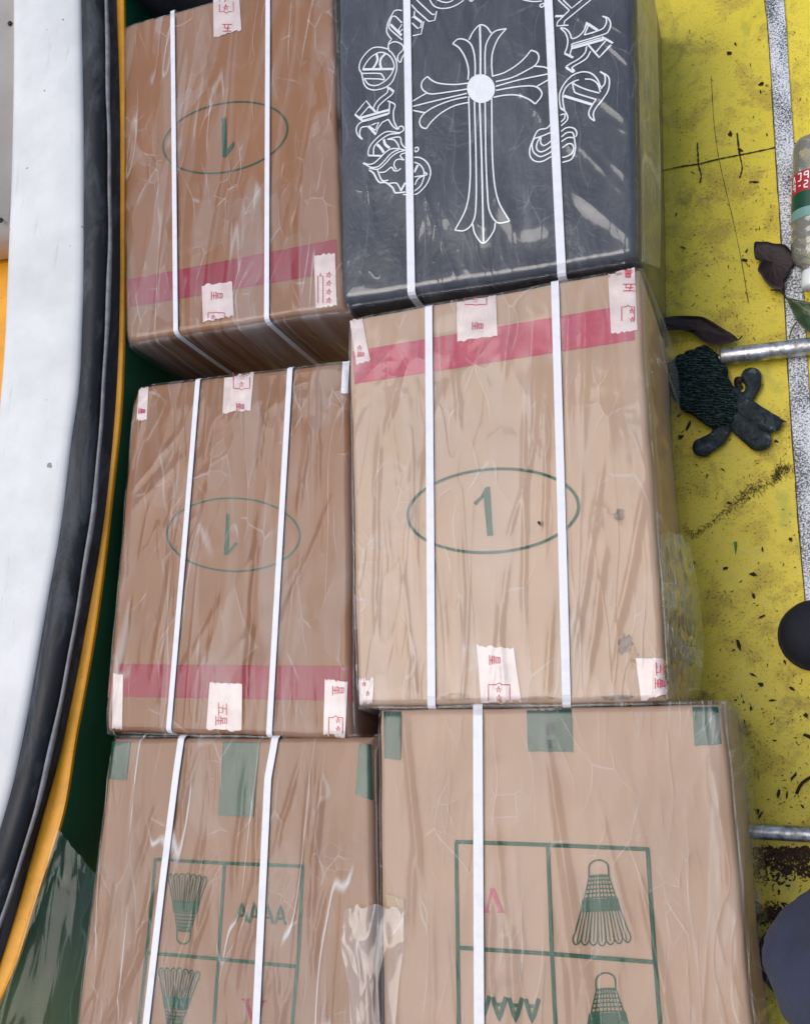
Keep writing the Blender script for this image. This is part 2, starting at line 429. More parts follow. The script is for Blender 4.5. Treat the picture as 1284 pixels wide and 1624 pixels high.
def shell(name, box, mat, parent, cell, topf, sidef, expand=0.0, levels=10, zbot=0.003):
    """lid grid + four walls as one continuous sheet"""
    Q = [q.copy() for q in box.Q]
    c = box.c
    qs = []
    for i in range(4):
        p, a, b = Q[i], Q[i - 1], Q[(i + 1) % 4]
        d1 = (p - a).normalized(); d2 = (p - b).normalized()
        qs.append(p + (d1 + d2) * expand)
    TL, TR, BR, BL = [np.array([q.x, q.y]) for q in qs]
    Lx = np.linalg.norm(TR - TL); Ly = np.linalg.norm(BL - TL)
    U = axis_samples(Lx, cell, max(box.r, .004)); V = axis_samples(Ly, cell, max(box.r, .004))
    u, v = np.meshgrid(U, V)
    X = (TL[0] * (1 - u) + TR[0] * u) * (1 - v) + (BL[0] * (1 - u) + BR[0] * u) * v
    Y = (TL[1] * (1 - u) + TR[1] * u) * (1 - v) + (BL[1] * (1 - u) + BR[1] * u) * v
    dn = np.exp(-np.minimum(np.minimum(u, 1 - u) * Lx, np.minimum(v, 1 - v) * Ly) / .02)
    X0, Y0 = X, Y
    X = X0 + dn * .007 * (fbm(X0 * 9 + 3, Y0 * 9 + box.seed, 3) - .45); Y = Y0 + dn * .007 * (fbm(X0 * 9 + box.seed, Y0 * 9 + 8, 3) - .45)
    Z = topf(X0, Y0, u, v)
    cd = np.minimum(u, 1 - u) * Lx + np.minimum(v, 1 - v) * Ly
    Z = Z - .006 * np.exp(-(cd / .018) ** 2)
    nu, nv = len(U), len(V)
    verts = [np.stack([X.ravel(), Y.ravel(), Z.ravel()], 1)]
    idx = np.arange(nu * nv).reshape(nv, nu)
    faces = []
    A = idx[:-1, :-1].ravel(); B = idx[1:, :-1].ravel(); C_ = idx[1:, 1:].ravel(); D = idx[:-1, 1:].ravel()
    faces += list(zip(A.tolist(), B.tolist(), C_.tolist(), D.tolist()))
    per = list(idx[0, :-1]) + list(idx[:-1, -1]) + list(idx[-1, :0:-1]) + list(idx[:0:-1, 0])
    side = [0] * (nu - 1) + [1] * (nv - 1) + [2] * (nu - 1) + [3] * (nv - 1)
    tt = list(U[:-1]) + list(V[:-1]) + list(1 - U[:0:-1]) + list(1 - V[:0:-1])
    per = np.array(per); side = np.array(side); tt = np.array(tt)
    P = verts[0][per]
    # outward normals, blended at the corners
    n = np.zeros((4, 2))
    cor = [TL, TR, BR, BL]
    for i in range(4):
        e = cor[(i + 1) % 4] - cor[i]; n[i] = np.array([-e[1], e[0]]) / np.linalg.norm(e)
    Nn = n[side].copy()
    for k in range(len(per)):
        if tt[k] < 0.03:
            w_ = 0.5 + 0.5 * tt[k] / 0.03; Nn[k] = n[side[k]] * w_ + n[side[k] - 1] * (1 - w_)
        elif tt[k] > 0.97:
            w_ = 0.5 + 0.5 * (1 - tt[k]) / 0.03; Nn[k] = n[side[k]] * w_ + n[(side[k] + 1) % 4] * (1 - w_)
    ztop = P[:, 2]
    prev = per; base = nu * nv; np_ = len(per)
    for L in range(1, levels + 1):
        f = (L / levels) ** 1.4
        z = ztop * (1 - f) + zbot * f
        off = sidef(side, tt, f)
        XY = P[:, :2] + Nn * off[:, None]
        verts.append(np.column_stack([XY, z]))
        cur = base + np.arange(np_)
        for k in range(np_):
            k2 = (k + 1) % np_
            faces.append((int(prev[k]), int(prev[k2]), int(cur[k2]), int(cur[k])))
        prev = cur; base += np_
    # lid quads wind clockwise above -> reverse for upward normals is not needed: order A,B,C,D is counter-clockwise
    return mk(name, np.concatenate(verts).tolist(), faces, mat, parent, smooth=True)

def make_body(box, mat, parent, name='cardboard_body'):
    s = box.seed
    return shell(name, box, mat, parent, 0.012,
                 lambda X, Y, u, v: box.top(X, Y),
                 lambda side, t, f: 0.003 * (vnoise(t * 5 + s + side * 9, np.full_like(t, f * 3)) - .4) * math.sin(math.pi * min(f * 2, 1) / 2) - 0.002 * (f > .95),
                 0.0, 8)

def make_film(box, mat, parent, folds, straps_w, side_amp=(0.004,) * 4, side_bulge=None, amp=1.0, name='film_wrap', lift=0.0022):
    s = box.seed
    rs = np.random.RandomState(int(s * 10) + 5)
    def topf(X, Y, u, v):
        base = box.top(X, Y)
        h = np.zeros_like(X)
        for (u0, v0, u1, v1, wd, a, curve) in folds:
            du, dv = (u1 - u0), (v1 - v0)
            L2 = du * du + dv * dv
            t = ((u - u0) * du + (v - v0) * dv) / L2
            d = ((u - u0) * dv - (v - v0) * du) / math.sqrt(L2) + curve * np.sin(t * 3.1) + 0.006 * (vnoise(t * 9 + s, t * 0 + a * 999) - .5)
            tp = np.clip(t * 4, 0, 1) * np.clip((1 - t) * 4, 0, 1)
            h += a * tp * np.exp(-np.abs(d / wd) ** 1.25)
        gt = np.clip((fbm(X * 5 + s * 7, Y * 3 + s, 2) - .32) * 5, 0, 1)
        h += gt * 0.0006 * (1 - np.abs(2 * fbm(X * 22 + s * 3, Y * 3 + s, 2) - 0.75)) ** 5
        h += gt * 0.0012 * (1 - np.abs(2 * fbm(X * 9 + s, Y * 5 + s * 5, 2) - 0.75)) ** 6
        h *= amp
        # strapping presses the film flat
        k = np.ones_like(X)
        for (ax, ay, bx, by, wd) in straps_w:
            e = np.array([bx - ax, by - ay]); L = np.hypot(*e)
            dd = np.abs((X - ax) * e[1] - (Y - ay) * e[0]) / L
            k = np.minimum(k, np.clip((dd - wd) / 0.012, 0, 1))
        ed = np.clip(box.edge_d(X, Y) / 0.02, 0.12, 1)
        return base + lift + h * k * ed
    def sidef(side, t, f):
        am = np.array(side_amp)[side]
        o = 0.002 + am * (0.4 + 0.6 * np.abs(np.sin(t * 16 + s + 4 * vnoise(t * 5, t * 0 + f * 1.2)))) * vnoise(t * 7 + s + side * 5, t * 0 + f * 1.2) * min(1, f * 3)
        if side_bulge:
            for (sd_, t0, t1, f0, a) in side_bulge:
                q = np.clip(1 - np.abs((t - (t0 + t1) / 2) / ((t1 - t0) / 2)) ** 3, 0, 1) * (side == sd_)
                o = o + a * q * math.exp(-((f - f0) / 0.35) ** 2) * min(1, f * 4)
        o = o + .004 * vnoise(t * 55 + s, t * 0 + f * 7 + side * 3) * np.clip(1 - f * 1.2, 0, 1) * min(1, f * 14)
        return o
    return shell(name, box, mat, parent, 0.0028, topf, sidef, 0.0035, 16)

def rand_folds(seed, n, ang, fan, focus=0.5, wmin=.003, wmax=.012, amin=.0008, amax=.0035):
    r = random.Random(seed); out = []
    for _ in range(n):
        u = r.uniform(-.02, 1.02); v0 = r.uniform(-.1, .75); L = r.uniform(.2, .75)
        th = ang + (u - focus) * fan + r.gauss(0, .08)
        out.append((u, v0, u + L * math.sin(th), v0 + L * math.cos(th), r.uniform(wmin, wmax), r.uniform(amin, amax), r.gauss(0, .006)))
    return out

def ribbon(pts, widths, close=False):
    """flat ribbon through 3-D points, widths in metres; returns verts, faces"""
    V = []; F = []
    n = len(pts)
    for i in range(n):
        a = pts[i - 1] if (i > 0 or close) else pts[i]
        b = pts[(i + 1) % n] if (i < n - 1 or close) else pts[i]
        d = (b - a); d.z = 0
        if d.length < 1e-9: d = Vector((1, 0, 0))
        d.normalize(); nn = Vector((-d.y, d.x, 0))
        wd = widths if isinstance(widths, float) else widths[i]
        V += [pts[i] + nn * wd / 2, pts[i] - nn * wd / 2]
    for i in range(n if close else n - 1):
        j = (i + 1) % n
        F.append((2 * i, 2 * i + 1, 2 * j + 1, 2 * j))
    return V, F

PXM = 0.00088
def strokes(name, box, parent, mat, lines, dz=0.0009, default_w=2.0, label=None):
    """lines: (list of px points, width px, closed, smooth)"""
    V = []; F = []; k = 0
    for ln in lines:
        pts, wd, closed, smooth = ln
        P2 = [Vector((p[0], p[1], 0)) for p in pts]
        if smooth and len(P2) > 2: P2 = catmull(P2, 6, closed)
        # densify
        D = []
        n = len(P2)
        for i in range(n if closed else n - 1):
            a, b = P2[i], P2[(i + 1) % n]
            m = max(1, int((b - a).length / 8))
            for q in range(m): D.append(a.lerp(b, q / m))
        if not closed: D.append(P2[-1])
        P3 = [box.on(p.x, p.y, dz + k * 0.00001) for p in D]
        v, f = ribbon(P3, (wd * 1.3 if wd < 5 else wd) * PXM, closed)
        o = len(V); V += v; F += [tuple(i + o for i in q) for q in f]
        k = (k + 1) % 12
    ob = mk(name, V, F, mat, parent)
    if label: ob['label'] = label
    return ob

def patch(name, box, parent, mat, quad, dz=0.0012, n=14, ragged=0.0, seed=0, wr=0.0):
    """four-cornered sheet (px corners TL TR BR BL) laid on the lid"""
    r = random.Random(seed)
    V = []; F = []
    TL, TR, BR, BL = [Vector(q) for q in quad]
    for j in range(n + 1):
        for i in range(n + 1):
            u, v = i / n, j / n
            p = TL.lerp(TR, u).lerp(BL.lerp(BR, u), v)
            if ragged and (j in (0, n)):
                p = p + Vector((0, r.uniform(-ragged, ragged)))
            q = box.on(p.x, p.y, dz + (wr * r.random() if 0 < i < n and 0 < j < n else 0))
            V.append(q)
    for j in range(n):
        for i in range(n):
            a = j * (n + 1) + i
            F.append((a, a + n + 1, a + n + 2, a + 1))
    return mk(name, V, F, mat, parent, smooth=True)

# ---- characters drawn as strokes on a unit square (x right, y down)
GLYPH = {
 'wu': [[(.08, .1), (.92, .1)], [(.48, .1), (.36, .9)], [(.2, .48), (.76, .48), (.72, .9)], [(.02, .92), (.98, .92)]],
 'xing': [[(.25, .02), (.25, .4)], [(.25, .03), (.75, .03), (.75, .4)], [(.25, .2), (.75, .2)], [(.25, .4), (.75, .4)],
          [(.25, .45), (.08, .66)], [(.2, .56), (.9, .56)], [(.14, .76), (.86, .76)], [(.5, .45), (.5, .98)], [(.03, .98), (.97, .98)]],
 'star': [[(.5 + .5 * math.sin(k * 4 * math.pi / 5), .5 - .5 * math.cos(k * 4 * math.pi / 5)) for k in range(6)]],
 'bra': [[(.95, .0), (.1, .0), (.1, .35), (.0, .5), (.1, .65), (.1, 1.0), (.95, 1.0)]],
}
def glyphs(items, wd=1.5):
    """items: (name, cx, cy, size_x, size_y, rotation deg)"""
    out = []
    for (g, cx, cy, sx, sy, rot) in items:
        a = math.radians(rot); ca, sa = math.cos(a), math.sin(a)
        for st in GLYPH[g]:
            pts = []
            for (x, y) in st:
                X, Y = (x - .5) * sx, (y - .5) * sy
                pts.append((cx + X * ca - Y * sa, cy + X * sa + Y * ca))
            out.append((pts, wd, False, False))
    return out

def cv(pts, ox, oy, s):
    return [(ox + x / s, oy + y / s) for x, y in pts]

def filled(name, box, parent, mat, pts, dz=0.0010):
    V = [box.on(x, y, dz) for x, y in pts]
    bm = bmesh.new()
    vs = [bm.verts.new(v) for v in V]
    f = bm.faces.new(vs)
    bmesh.ops.triangulate(bm, faces=[f])
    bmesh.ops.recalc_face_normals(bm, faces=bm.faces)
    me = bpy.data.meshes.new(name); bm.to_mesh(me); bm.free()
    return link(name, me, mat, parent)

def ellipse_pts(cx, cy, a, b, tilt, n=72):
    t = math.radians(tilt); o = []
    for k in range(n):
        q = 2 * math.pi * k / n; x, y = a * math.cos(q), b * math.sin(q)
        o.append((cx + x * math.cos(t) - y * math.sin(t), cy + x * math.sin(t) + y * math.cos(t)))
    return o

def strap(box, parent, path, wpx, top_ext=True, bot_ext=True, dz=0.0034):
    """white band over the lid, folded over the top and bottom edges and down the walls"""
    P2 = []
    for i in range(len(path) - 1):
        a, b = Vector(path[i]), Vector(path[i + 1])
        m = max(1, int((b - a).length / 12))
        P2 += [a.lerp(b, k / m) for k in range(m)]
    P2.append(Vector(path[-1]))
    P3 = [box.on(p.x, p.y, dz) for p in P2]
    wd = wpx * PXM
    d0 = (P3[0] - P3[1]).normalized(); d1 = (P3[-1] - P3[-2]).normalized()
    full = list(P3)
    def down(p, d):
        d = Vector((d.x, d.y, 0)).normalized()
        q = [p + d * 0.002 + Vector((0, 0, -0.001))]
        q += [p + d * 0.005 + Vector((0, 0, -0.005)), p + d * 0.0068 + Vector((0, 0, -0.012))]
        for z in (.24, .16, .08, .01): 
            q.append(Vector((p.x + d.x * (.0085 + random.uniform(0, .002)), p.y + d.y * .0085, min(z, box.H - .03))))
        return q
    V = []; F = []
    if top_ext: full = list(reversed(down(P3[0], d0))) + full
    if bot_ext: full = full + down(P3[-1], d1)
    # width vector constant along the band
    dirn = (P3[-1] - P3[0]); dirn.z = 0; dirn.normalize()
    nn = Vector((-dirn.y, dirn.x, 0))
    th = 0.0008
    for i, p in enumerate(full):
        # local normal of the band: up on the lid, outwards on the walls
        a = full[max(0, i - 1)]; b = full[min(len(full) - 1, i + 1)]
        tdir = (b - a).normalized(); up = nn.cross(tdir).normalized()
        if up.z < -0.2: up = -up
        if abs(up.z) <= 0.2:
            outw = Vector((p.x - box.c.x, p.y - box.c.y, 0))
            if up.dot(outw) < 0: up = -up
        for (sx, sz) in ((-.5, 0), (-.5, th), (.5, th), (.5, 0)):
            V.append(p + nn * wd * sx + up * sz)
    for i in range(len(full) - 1):
        for k in range(4):
            a = i * 4 + k; b = i * 4 + (k + 1) % 4
            F.append((a, b, b + 4, a + 4))
    o = mk('strap', V, F, M['strap'], parent)
    bm = bmesh.new(); bm.from_mesh(o.data); bmesh.ops.recalc_face_normals(bm, faces=bm.faces); bm.to_mesh(o.data); bm.free()
    return o, (P3[0].x, P3[0].y, P3[-1].x, P3[-1].y, wd / 2 + .001)

def tape(box, parent, quad, marks=(), mat='tape', pmat='tred', wd=1.3, seed=0, ragged=2.0, label=None):
    t = patch('packing_tape', box, parent, M[mat], quad, 0.0013, 12, ragged, seed, 0.0004)
    if label: t['label'] = label
    if marks:
        for nm_, kk in (('tape_characters', ('wu', 'xing')), ('tape_stars', ('star', 'bra'))):
            mm = [q for q in marks if q[0] in kk]
            if mm: strokes(nm_, box, t, M[pmat], glyphs(mm, wd), 0.0021)
    return t

# ------------------------------------------------------------------ GROUND: yellow deck
Hb = 0.335
def grid_sheet(name, x0, x1, y0, y1, z, n, mat, amp=0.0):
    V = []; F = []
    for j in range(n + 1):
        for i in range(n + 1):
            x = x0 + (x1 - x0) * i / n; y = y0 + (y1 - y0) * j / n
            V.append((x, y, z + amp * (float(fbm(np.array(x * 3), np.array(y * 3), 3)) - .45)))
    for j in range(n):
        for i in range(n):
            a = j * (n + 1) + i; F.append((a, a + 1, a + n + 2, a + n + 1))
    return mk(name, V, F, mat, None, True)
deck = grid_sheet('deck', -3.0, 3.0, -3.0, 4.0, 0.0, 60, M['deck'])
tag(deck, kind='structure')
# cracks in the paint
def deck_lines(name, lines, mat, z=0.0015):
    V = []; F = []
    for pts, wd in lines:
        P = catmull([(x, y, 0) for x, y in pts], 8)
        r = random.Random(len(V))
        P3 = [at(p.x, p.y, z) for p in P]
        v, f = ribbon(P3, [wd * .0011 * r.uniform(.5, 1.3) for _ in P3])
        o = len(V); V += v; F += [tuple(i + o for i in q) for q in f]
    return mk(name, V, F, mat)
sl_l = [(1190, -160), (1212, 0), (1220, 90), (1230, 259), (1237, 362), (1244.5, 497), (1251.5, 637), (1260, 754), (1264, 814), (1276, 952), (1300, 1200), (1330, 1500), (1350, 1700)]
seam = deck_lines('deck_seam', [
    ([(1020, 278), (1048, 271), (1080, 264), (1106, 260), (1140, 252), (1170, 246), (1200, 240), (1232, 233)], 2.4),
    ([(1256, 228), (1290, 220), (1400, 200)], 2.2),
    ([(1047, 237), (1048, 255), (1050, 272), (1051, 298)], 2.6), ([(1105, 226), (1106, 245), (1107, 262), (1111, 278), (1109, 290)], 2.6),
    ([(1168, 211), (1170, 230), (1172, 245), (1176, 266), (1172, 282)], 2.6),
    (sl_l, 2.2), ([(1127, 120), (1131, 190), (1138, 245), (1150, 300), (1164, 360), (1176, 420), (1186, 480)], 0.9),
], M['seam'])
tag(seam, kind='structure')

# ------------------------------------------------------------------ galvanised strip on the deck
sl_r = [(1224, -160), (1243, 0), (1250, 103), (1259, 233), (1267, 362), (1276, 497), (1284, 637), (1294, 754), (1298, 814), (1311, 952), (1338, 1200), (1368, 1500), (1390, 1700)]
V = []; F = []
zt = 0.006
for (a, b) in zip(catmull([(*p, 0) for p in sl_l], 4), catmull([(*p, 0) for p in sl_r], 4)):
    A = at(a.x, a.y, zt); B = at(b.x, b.y, zt)
    V += [Vector((A.x, A.y, 0.0005)), A + Vector((0.0012, 0, 0)), A.lerp(B, .5) + Vector((0, 0, .0012)), B - Vector((.0012, 0, 0)), Vector((B.x, B.y, .0005))]
n = len(V) // 5
for i in range(n - 1):
    for k in range(4):
        a = i * 5 + k; F.append((a, a + 5, a + 6, a + 1))
st = recenter(mk('deck_strip', V, F, M['speckle']))
tag(st, 'long speckled grey and white metal strip fixed along the yellow deck', 'metal strip')

# ------------------------------------------------------------------ pipes
def tube(path, radii, seg=20, cap=True):
    V = []; F = []
    n = len(path)
    for i, p in enumerate(path):
        a = path[max(0, i - 1)]; b = path[min(n - 1, i + 1)]
        t = (b - a).normalized(); up = Vector((0, 0, 1)) if abs(t.z) < .9 else Vector((1, 0, 0))
        s = t.cross(up).normalized(); u = s.cross(t).normalized()
        r = radii[i] if not isinstance(radii, float) else radii
        for k in range(seg):
            q = 2 * math.pi * k / seg
            V.append(p + (s * math.cos(q) + u * math.sin(q)) * r)
    for i in range(n - 1):
        for k in range(seg):
            k2 = (k + 1) % seg
            F.append((i * seg + k, i * seg + k2, (i + 1) * seg + k2, (i + 1) * seg + k))
    if cap:
        F.append(tuple(range(seg))[::-1]); F.append(tuple((n - 1) * seg + k for k in range(seg)))
    return V, F
def tube_obj(name, path, radii, mat, parent=None, seg=20):
    V, F = tube(path, radii, seg)
    o = mk(name, V, F, mat, parent, True)
    bm = bmesh.new(); bm.from_mesh(o.data); bmesh.ops.recalc_face_normals(bm, faces=bm.faces); bm.to_mesh(o.data); bm.free()
    return o
zc = 0.0215
pa, pb = at(1141, 566, zc), at(1284, 549, zc)
dr = (pb - pa)
pe = empty('metal_pipe', (pa.x, pa.y, 0), 'bare galvanised pipe crossing the strip just above the dark glove', 'pipe', 'metal pipes across the yellow deck')
tube_obj('pipe_sleeve', [pa, pa + dr * .02, pa + dr, pa + dr * 4.5], [.0128, .0138, .0138, .0138], M['metal'], pe, 28)
tube_obj('pipe_rod', [pa - dr * 1.6 - Vector((0, 0, .006)), pa - Vector((0, 0, .006)), pa + dr * .1 - Vector((0, 0, .006))], 0.007, M['metal'], pe, 16)
pa, pb = at(1150, 1316, .013), at(1284, 1323.5, .013)
dr = pb - pa
pe = empty('metal_pipe', (pa.x, pa.y, 0), 'shiny galvanised pipe coming out from under the lower right carton', 'pipe', 'metal pipes across the yellow deck')
tube_obj('pipe_tube', [pa - dr * .5, pa, pb, pa + dr * 5], 0.0108, M['metal'], pe, 28)

# ------------------------------------------------------------------ neighbouring boat along the left
bt = empty('moored_boat', at(100, 800, 0), 'white boat side with black rubber rail, orange stripe and green hull along the left edge', 'boat')
def yline(pts):
    """px polyline given as (x,y), resampled on fixed y rows"""
    ys = np.array([p[1] for p in pts], float); xs = np.array([p[0] for p in pts], float)
    return lambda y: np.interp(y, ys, xs)
EX = 200
wL = yline([(22, -250), (20, 0), (20, 131), (17, 270), (12, 392), (6, 545), (0, 620), (-14, 760), (-40, 900), (-70, 1080), (-110, 1250), (-170, 1450), (-240, 1650), (-340, 1900)])
wR = yline([(124, -250), (128, 0), (132, 174), (132, 436), (126, 620), (114, 680), (96, 839), (77, 937), (51, 1091), (30, 1200), (10, 1285), (0, 1314), (-52, 1450), (-130, 1640), (-240, 1900)])
bdL = yline([(162, -250), (166, 0), (170, 174), (172, 436), (166, 540), (160, 633), (149, 797), (125, 937), (104, 1068), (76, 1200), (67, 1235), (47, 1314), (27, 1379), (-3, 1469), (-66, 1624), (-180, 1900)])
orL = yline([(182, -250), (185, 0), (191, 174), (191, 436), (189, 540), (186, 610), (177, 727), (164, 839), (145, 951), (124, 1063), (96, 1200), (82, 1250), (55, 1344), (30, 1439), (0, 1534), (-32, 1624), (-140, 1900)])
orR = yline([(193, -250), (196.5, 0), (198, 130), (198, 262), (197, 436), (196, 560), (192, 657), (180, 760), (166, 890), (150, 1007), (133, 1101), (114, 1200), (107, 1270), (85, 1344), (50, 1449), (25, 1539), (0, 1584), (-22, 1640), (-130, 1900)])
ROWS = np.concatenate([np.linspace(-250, 1900, 110)])
def smooth_f(f, y):
    k = np.array([-45, -30, -15, 0, 15, 30, 45])
    return float(np.mean(f(y + k)))
ZG = 0.381
def loft(name, prof, mat, parent):
    """prof: function(y) -> list of 3-D points across"""
    V = []; F = []
    m = None
    for y in ROWS:
        p = prof(y); m = len(p); V += p
    for i in range(len(ROWS) - 1):
        for k in range(m - 1):
            a = i * m + k; F.append((a, a + m, a + m + 1, a + 1))
    return mk(name, V, F, mat, parent, True)
def prof_white(y):
    a = at(smooth_f(wL, y), y, ZG); b = at(smooth_f(wR, y), y, ZG - .006)
    out = [Vector((a.x - .004, a.y, .05)), Vector((a.x - .003, a.y, ZG - .02)), a + Vector((0, 0, -.004))]
    wob = .0015 * math.sin(y * .013)
    for t, dz in ((.06, 0), (.2, .002), (.4, .003), (.6, .003), (.78, .002), (.9, -.001), (.96, -.003), (1.0, -.008)):
        q = a.lerp(b, t); out.append(Vector((q.x, q.y, ZG + dz + wob)))
    q = out[-1]; out.append(Vector((q.x + .001, q.y, ZG - .03)))
    return out
loft('white_gunwale', prof_white, M['white'], bt)
def prof_black(y):
    xL, xB, xO = smooth_f(wR, y), smooth_f(bdL, y), smooth_f(orL, y)
    out = []
    for t, z in ((0, ZG - .016), (.02, ZG - .009), (.12, ZG - .003), (.35, ZG), (.6, ZG - .004), (.8, ZG - .010), (.93, ZG - .016), (1, ZG - .022)):
        out.append(at(xL + (xB - xL) * t, y, z))
    for t, z in ((.35, ZG - .027), (.6, ZG - .033), (1, ZG - .042)):
        out.append(at(xB + (xO - xB) * t, y, z))
    return out
loft('rubber_rail', prof_black, M['rubber'], bt)
# grey bead laid in the rail's groove
path = [at(smooth_f(bdL, y) + 3 + 1.0 * math.sin(y * .031) * math.sin(y * .011), y, ZG - .018) for y in ROWS]
tube_obj('rail_bead', path, [0.0030 + .0012 * max(0, math.sin(y * .017)) for y in ROWS], M['bead'], bt, 12)
def prof_orange(y):
    a = at(smooth_f(orL, y), y, ZG - .042); b = at(smooth_f(orR, y), y, ZG - .0435)
    return [a + Vector((-.003, 0, -.006)), a, a.lerp(b, .15) + Vector((0, 0, .0015)), a.lerp(b, .85) + Vector((0, 0, .0012)), b, Vector((b.x - .0005, b.y, b.z - .006))]
og = loft('orange_stripe', prof_orange, M['orange'], bt)
og.data.polygons.foreach_set('use_smooth', [False] * len(og.data.polygons))
def prof_green(y):
    b = at(smooth_f(orR, y), y, ZG - .0435)
    return [Vector((b.x - .003, b.y, b.z - .003)), Vector((b.x - .002, b.y, .27)), Vector((b.x + .001, b.y, .2)), Vector((b.x + .002, b.y, .1)), Vector((b.x + .001, b.y, .001))]
loft('green_hull_side', prof_green, M['hull'], bt)
# inside of that boat: orange sole, beige locker with screws
c1 = at(-260, -250, .3); c2 = at(60, 900, .3)
def box_mesh(name, x0, x1, y0, y1, z0, z1, mat, parent, bev=.006):
    bm = bmesh.new(); bmesh.ops.create_cube(bm, size=1)
    for v in bm.verts:
        v.co = Vector(((x0 + x1) / 2 + v.co.x * (x1 - x0), (y0 + y1) / 2 + v.co.y * (y1 - y0), (z0 + z1) / 2 + v.co.z * (z1 - z0)))
    bmesh.ops.bevel(bm, geom=list(bm.edges), offset=bev, segments=3, affect='EDGES')
    me = bpy.data.meshes.new(name); bm.to_mesh(me); bm.free()
    me.polygons.foreach_set('use_smooth', [True] * len(me.polygons))
    return link(name, me, mat, parent)
p0 = at(10, 350, .36)
sole = mk('orange_sole', [(-2.6, -1.6, .24), (p0.x + .02, -1.6, .24), (p0.x + .02, 1.9, .24), (-2.6, 1.9, .24)], [(0, 1, 2, 3)], M['orange'], bt)
pc = at(20, 356, .36)
box_mesh('beige_locker', pc.x - .75, pc.x - .005, pc.y, pc.y + .75, .245, .36, M['beige'], bt, .012)
for (x, y) in ((17, 38), (2, 350)):
    p = at(x, y, .3615)
    tube_obj('screw', [p, p + Vector((0, 0, .003))], .0045, M['rubber'], bt, 12)

# ------------------------------------------------------------------ CARTONS
card_l = mat_card('cardboard_shaded', (0.31, 0.145, 0.068), 1)  # left cartons coloured darker, right ones paler, standing in for uneven light
card_l2 = mat_card('cardboard_shaded_warm', (0.29, 0.138, 0.068), 5)
card_r = mat_card('cardboard_lit', (0.50, 0.335, 0.225), 9)
card_e = mat_card('cardboard_shaded_rosy', (0.33, 0.185, 0.110), 13)
card_f = mat_card('cardboard_lit_rosy', (0.46, 0.300, 0.205), 17)

def carton(quad, seed, label, cmat, name='carton', cat='carton', group='cartons stacked in the boat', H=Hb, **kw):
    b = Box(quad, H, seed, **kw)
    e = empty(name, (b.c.x, b.c.y, 0), label, cat, group)
    make_body(b, cmat, e, 'cardboard_body' if cat == 'carton' else 'black_cover')
    return b, e

# ---- A: upper left
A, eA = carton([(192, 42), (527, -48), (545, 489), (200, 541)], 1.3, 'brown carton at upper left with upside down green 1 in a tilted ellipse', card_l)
s1 = strap(A, eA, [(274, 18), (279, 523)], 9.5); s2 = strap(A, eA, [(425, -20), (423, 503)], 9.5)
strokes('printed_ellipse', A, eA, M['pgreen'], [(ellipse_pts(357, 218, 100, 54, -12), 2.6, True, False)])
filled('printed_numeral', A, eA, M['pgreen'], cv([(806, 428), (822, 428), (824, 545), (850, 513), (851, 530), (820, 572), (808, 570)], 0, 0, 2.293))
patch('red_band', A, eA, M['pred'], [(194, 445), (533, 379), (535, 431), (196, 489)], 0.0007, 30)
tape(A, eA, [(338, -30), (377, -38), (383, 47), (339, 60)], [('wu', 360, 44, 16, 13, 180), ('star', 358, 12, 10, 10, 0), ('star', 359, -1, 10, 10, 0), ('bra', 359, 8, 26, 22, 270)], seed=1)
tape(A, eA, [(320, 452), (368, 447), (371, 500), (322, 511)], [('xing', 344, 469, 14, 18, 90), ('star', 338, 503, 8, 8, 0), ('bra', 343, 500, 10, 26, 90)], seed=2)
tape(A, eA, [(498, 406), (531, 401), (534, 484), (501, 489)], [('star', 521, 436 + k * 13.5, 10, 10, 12) for k in range(4)] + [('bra', 508, 458, 50, 8, 90)], seed=3)
mfA = mat_film('film_upper_left', 0.12, 1.0, 0.05, .5, streak=.5)
make_film(A, mfA, eA, rand_folds(11, 26, -.06, .25), [s1[1], s2[1]], (0.004, .003, .007, .003))

# ---- B: black package
B, eB = carton([(534, -100), (1003, -170), (1012, 407), (541, 480)], 4.1, 'black plastic wrapped package with white outline cross and gothic lettering', M['blackwrap'], 'wrapped_package', 'package', None, bulge=0.006, rnd=.012)
s1 = strap(B, eB, [(643, -110), (645, 0), (652, 460)], 13.5); s2 = strap(B, eB, [(860, -140), (869, 0), (890, 430)], 14)
L1 = lambda p, w=1.9, c=False, sm=True: (cv(p, 550, 0, 8.547), w, c, sm)
L2 = lambda p, w=1.9, c=False, sm=True: (cv(p, 550, 160, 8.547), w, c, sm)
R1 = lambda p, w=1.9, c=False, sm=True: (cv(p, 820, 0, 8.025), w, c, sm)
R2 = lambda p, w=1.9, c=False, sm=True: (cv(p, 820, 100, 8.025), w, c, sm)
T1 = lambda p, w=1.9, c=False, sm=True: (cv(p, 680, 0, 6.42), w, c, sm)
K1 = lambda p, w=2.0, c=False, sm=True: (cv(p, 640, 20, 5.35), w, c, sm)
K2 = lambda p, w=2.0, c=False, sm=True: (cv(p, 520, 0, 2.423), w, c, sm)
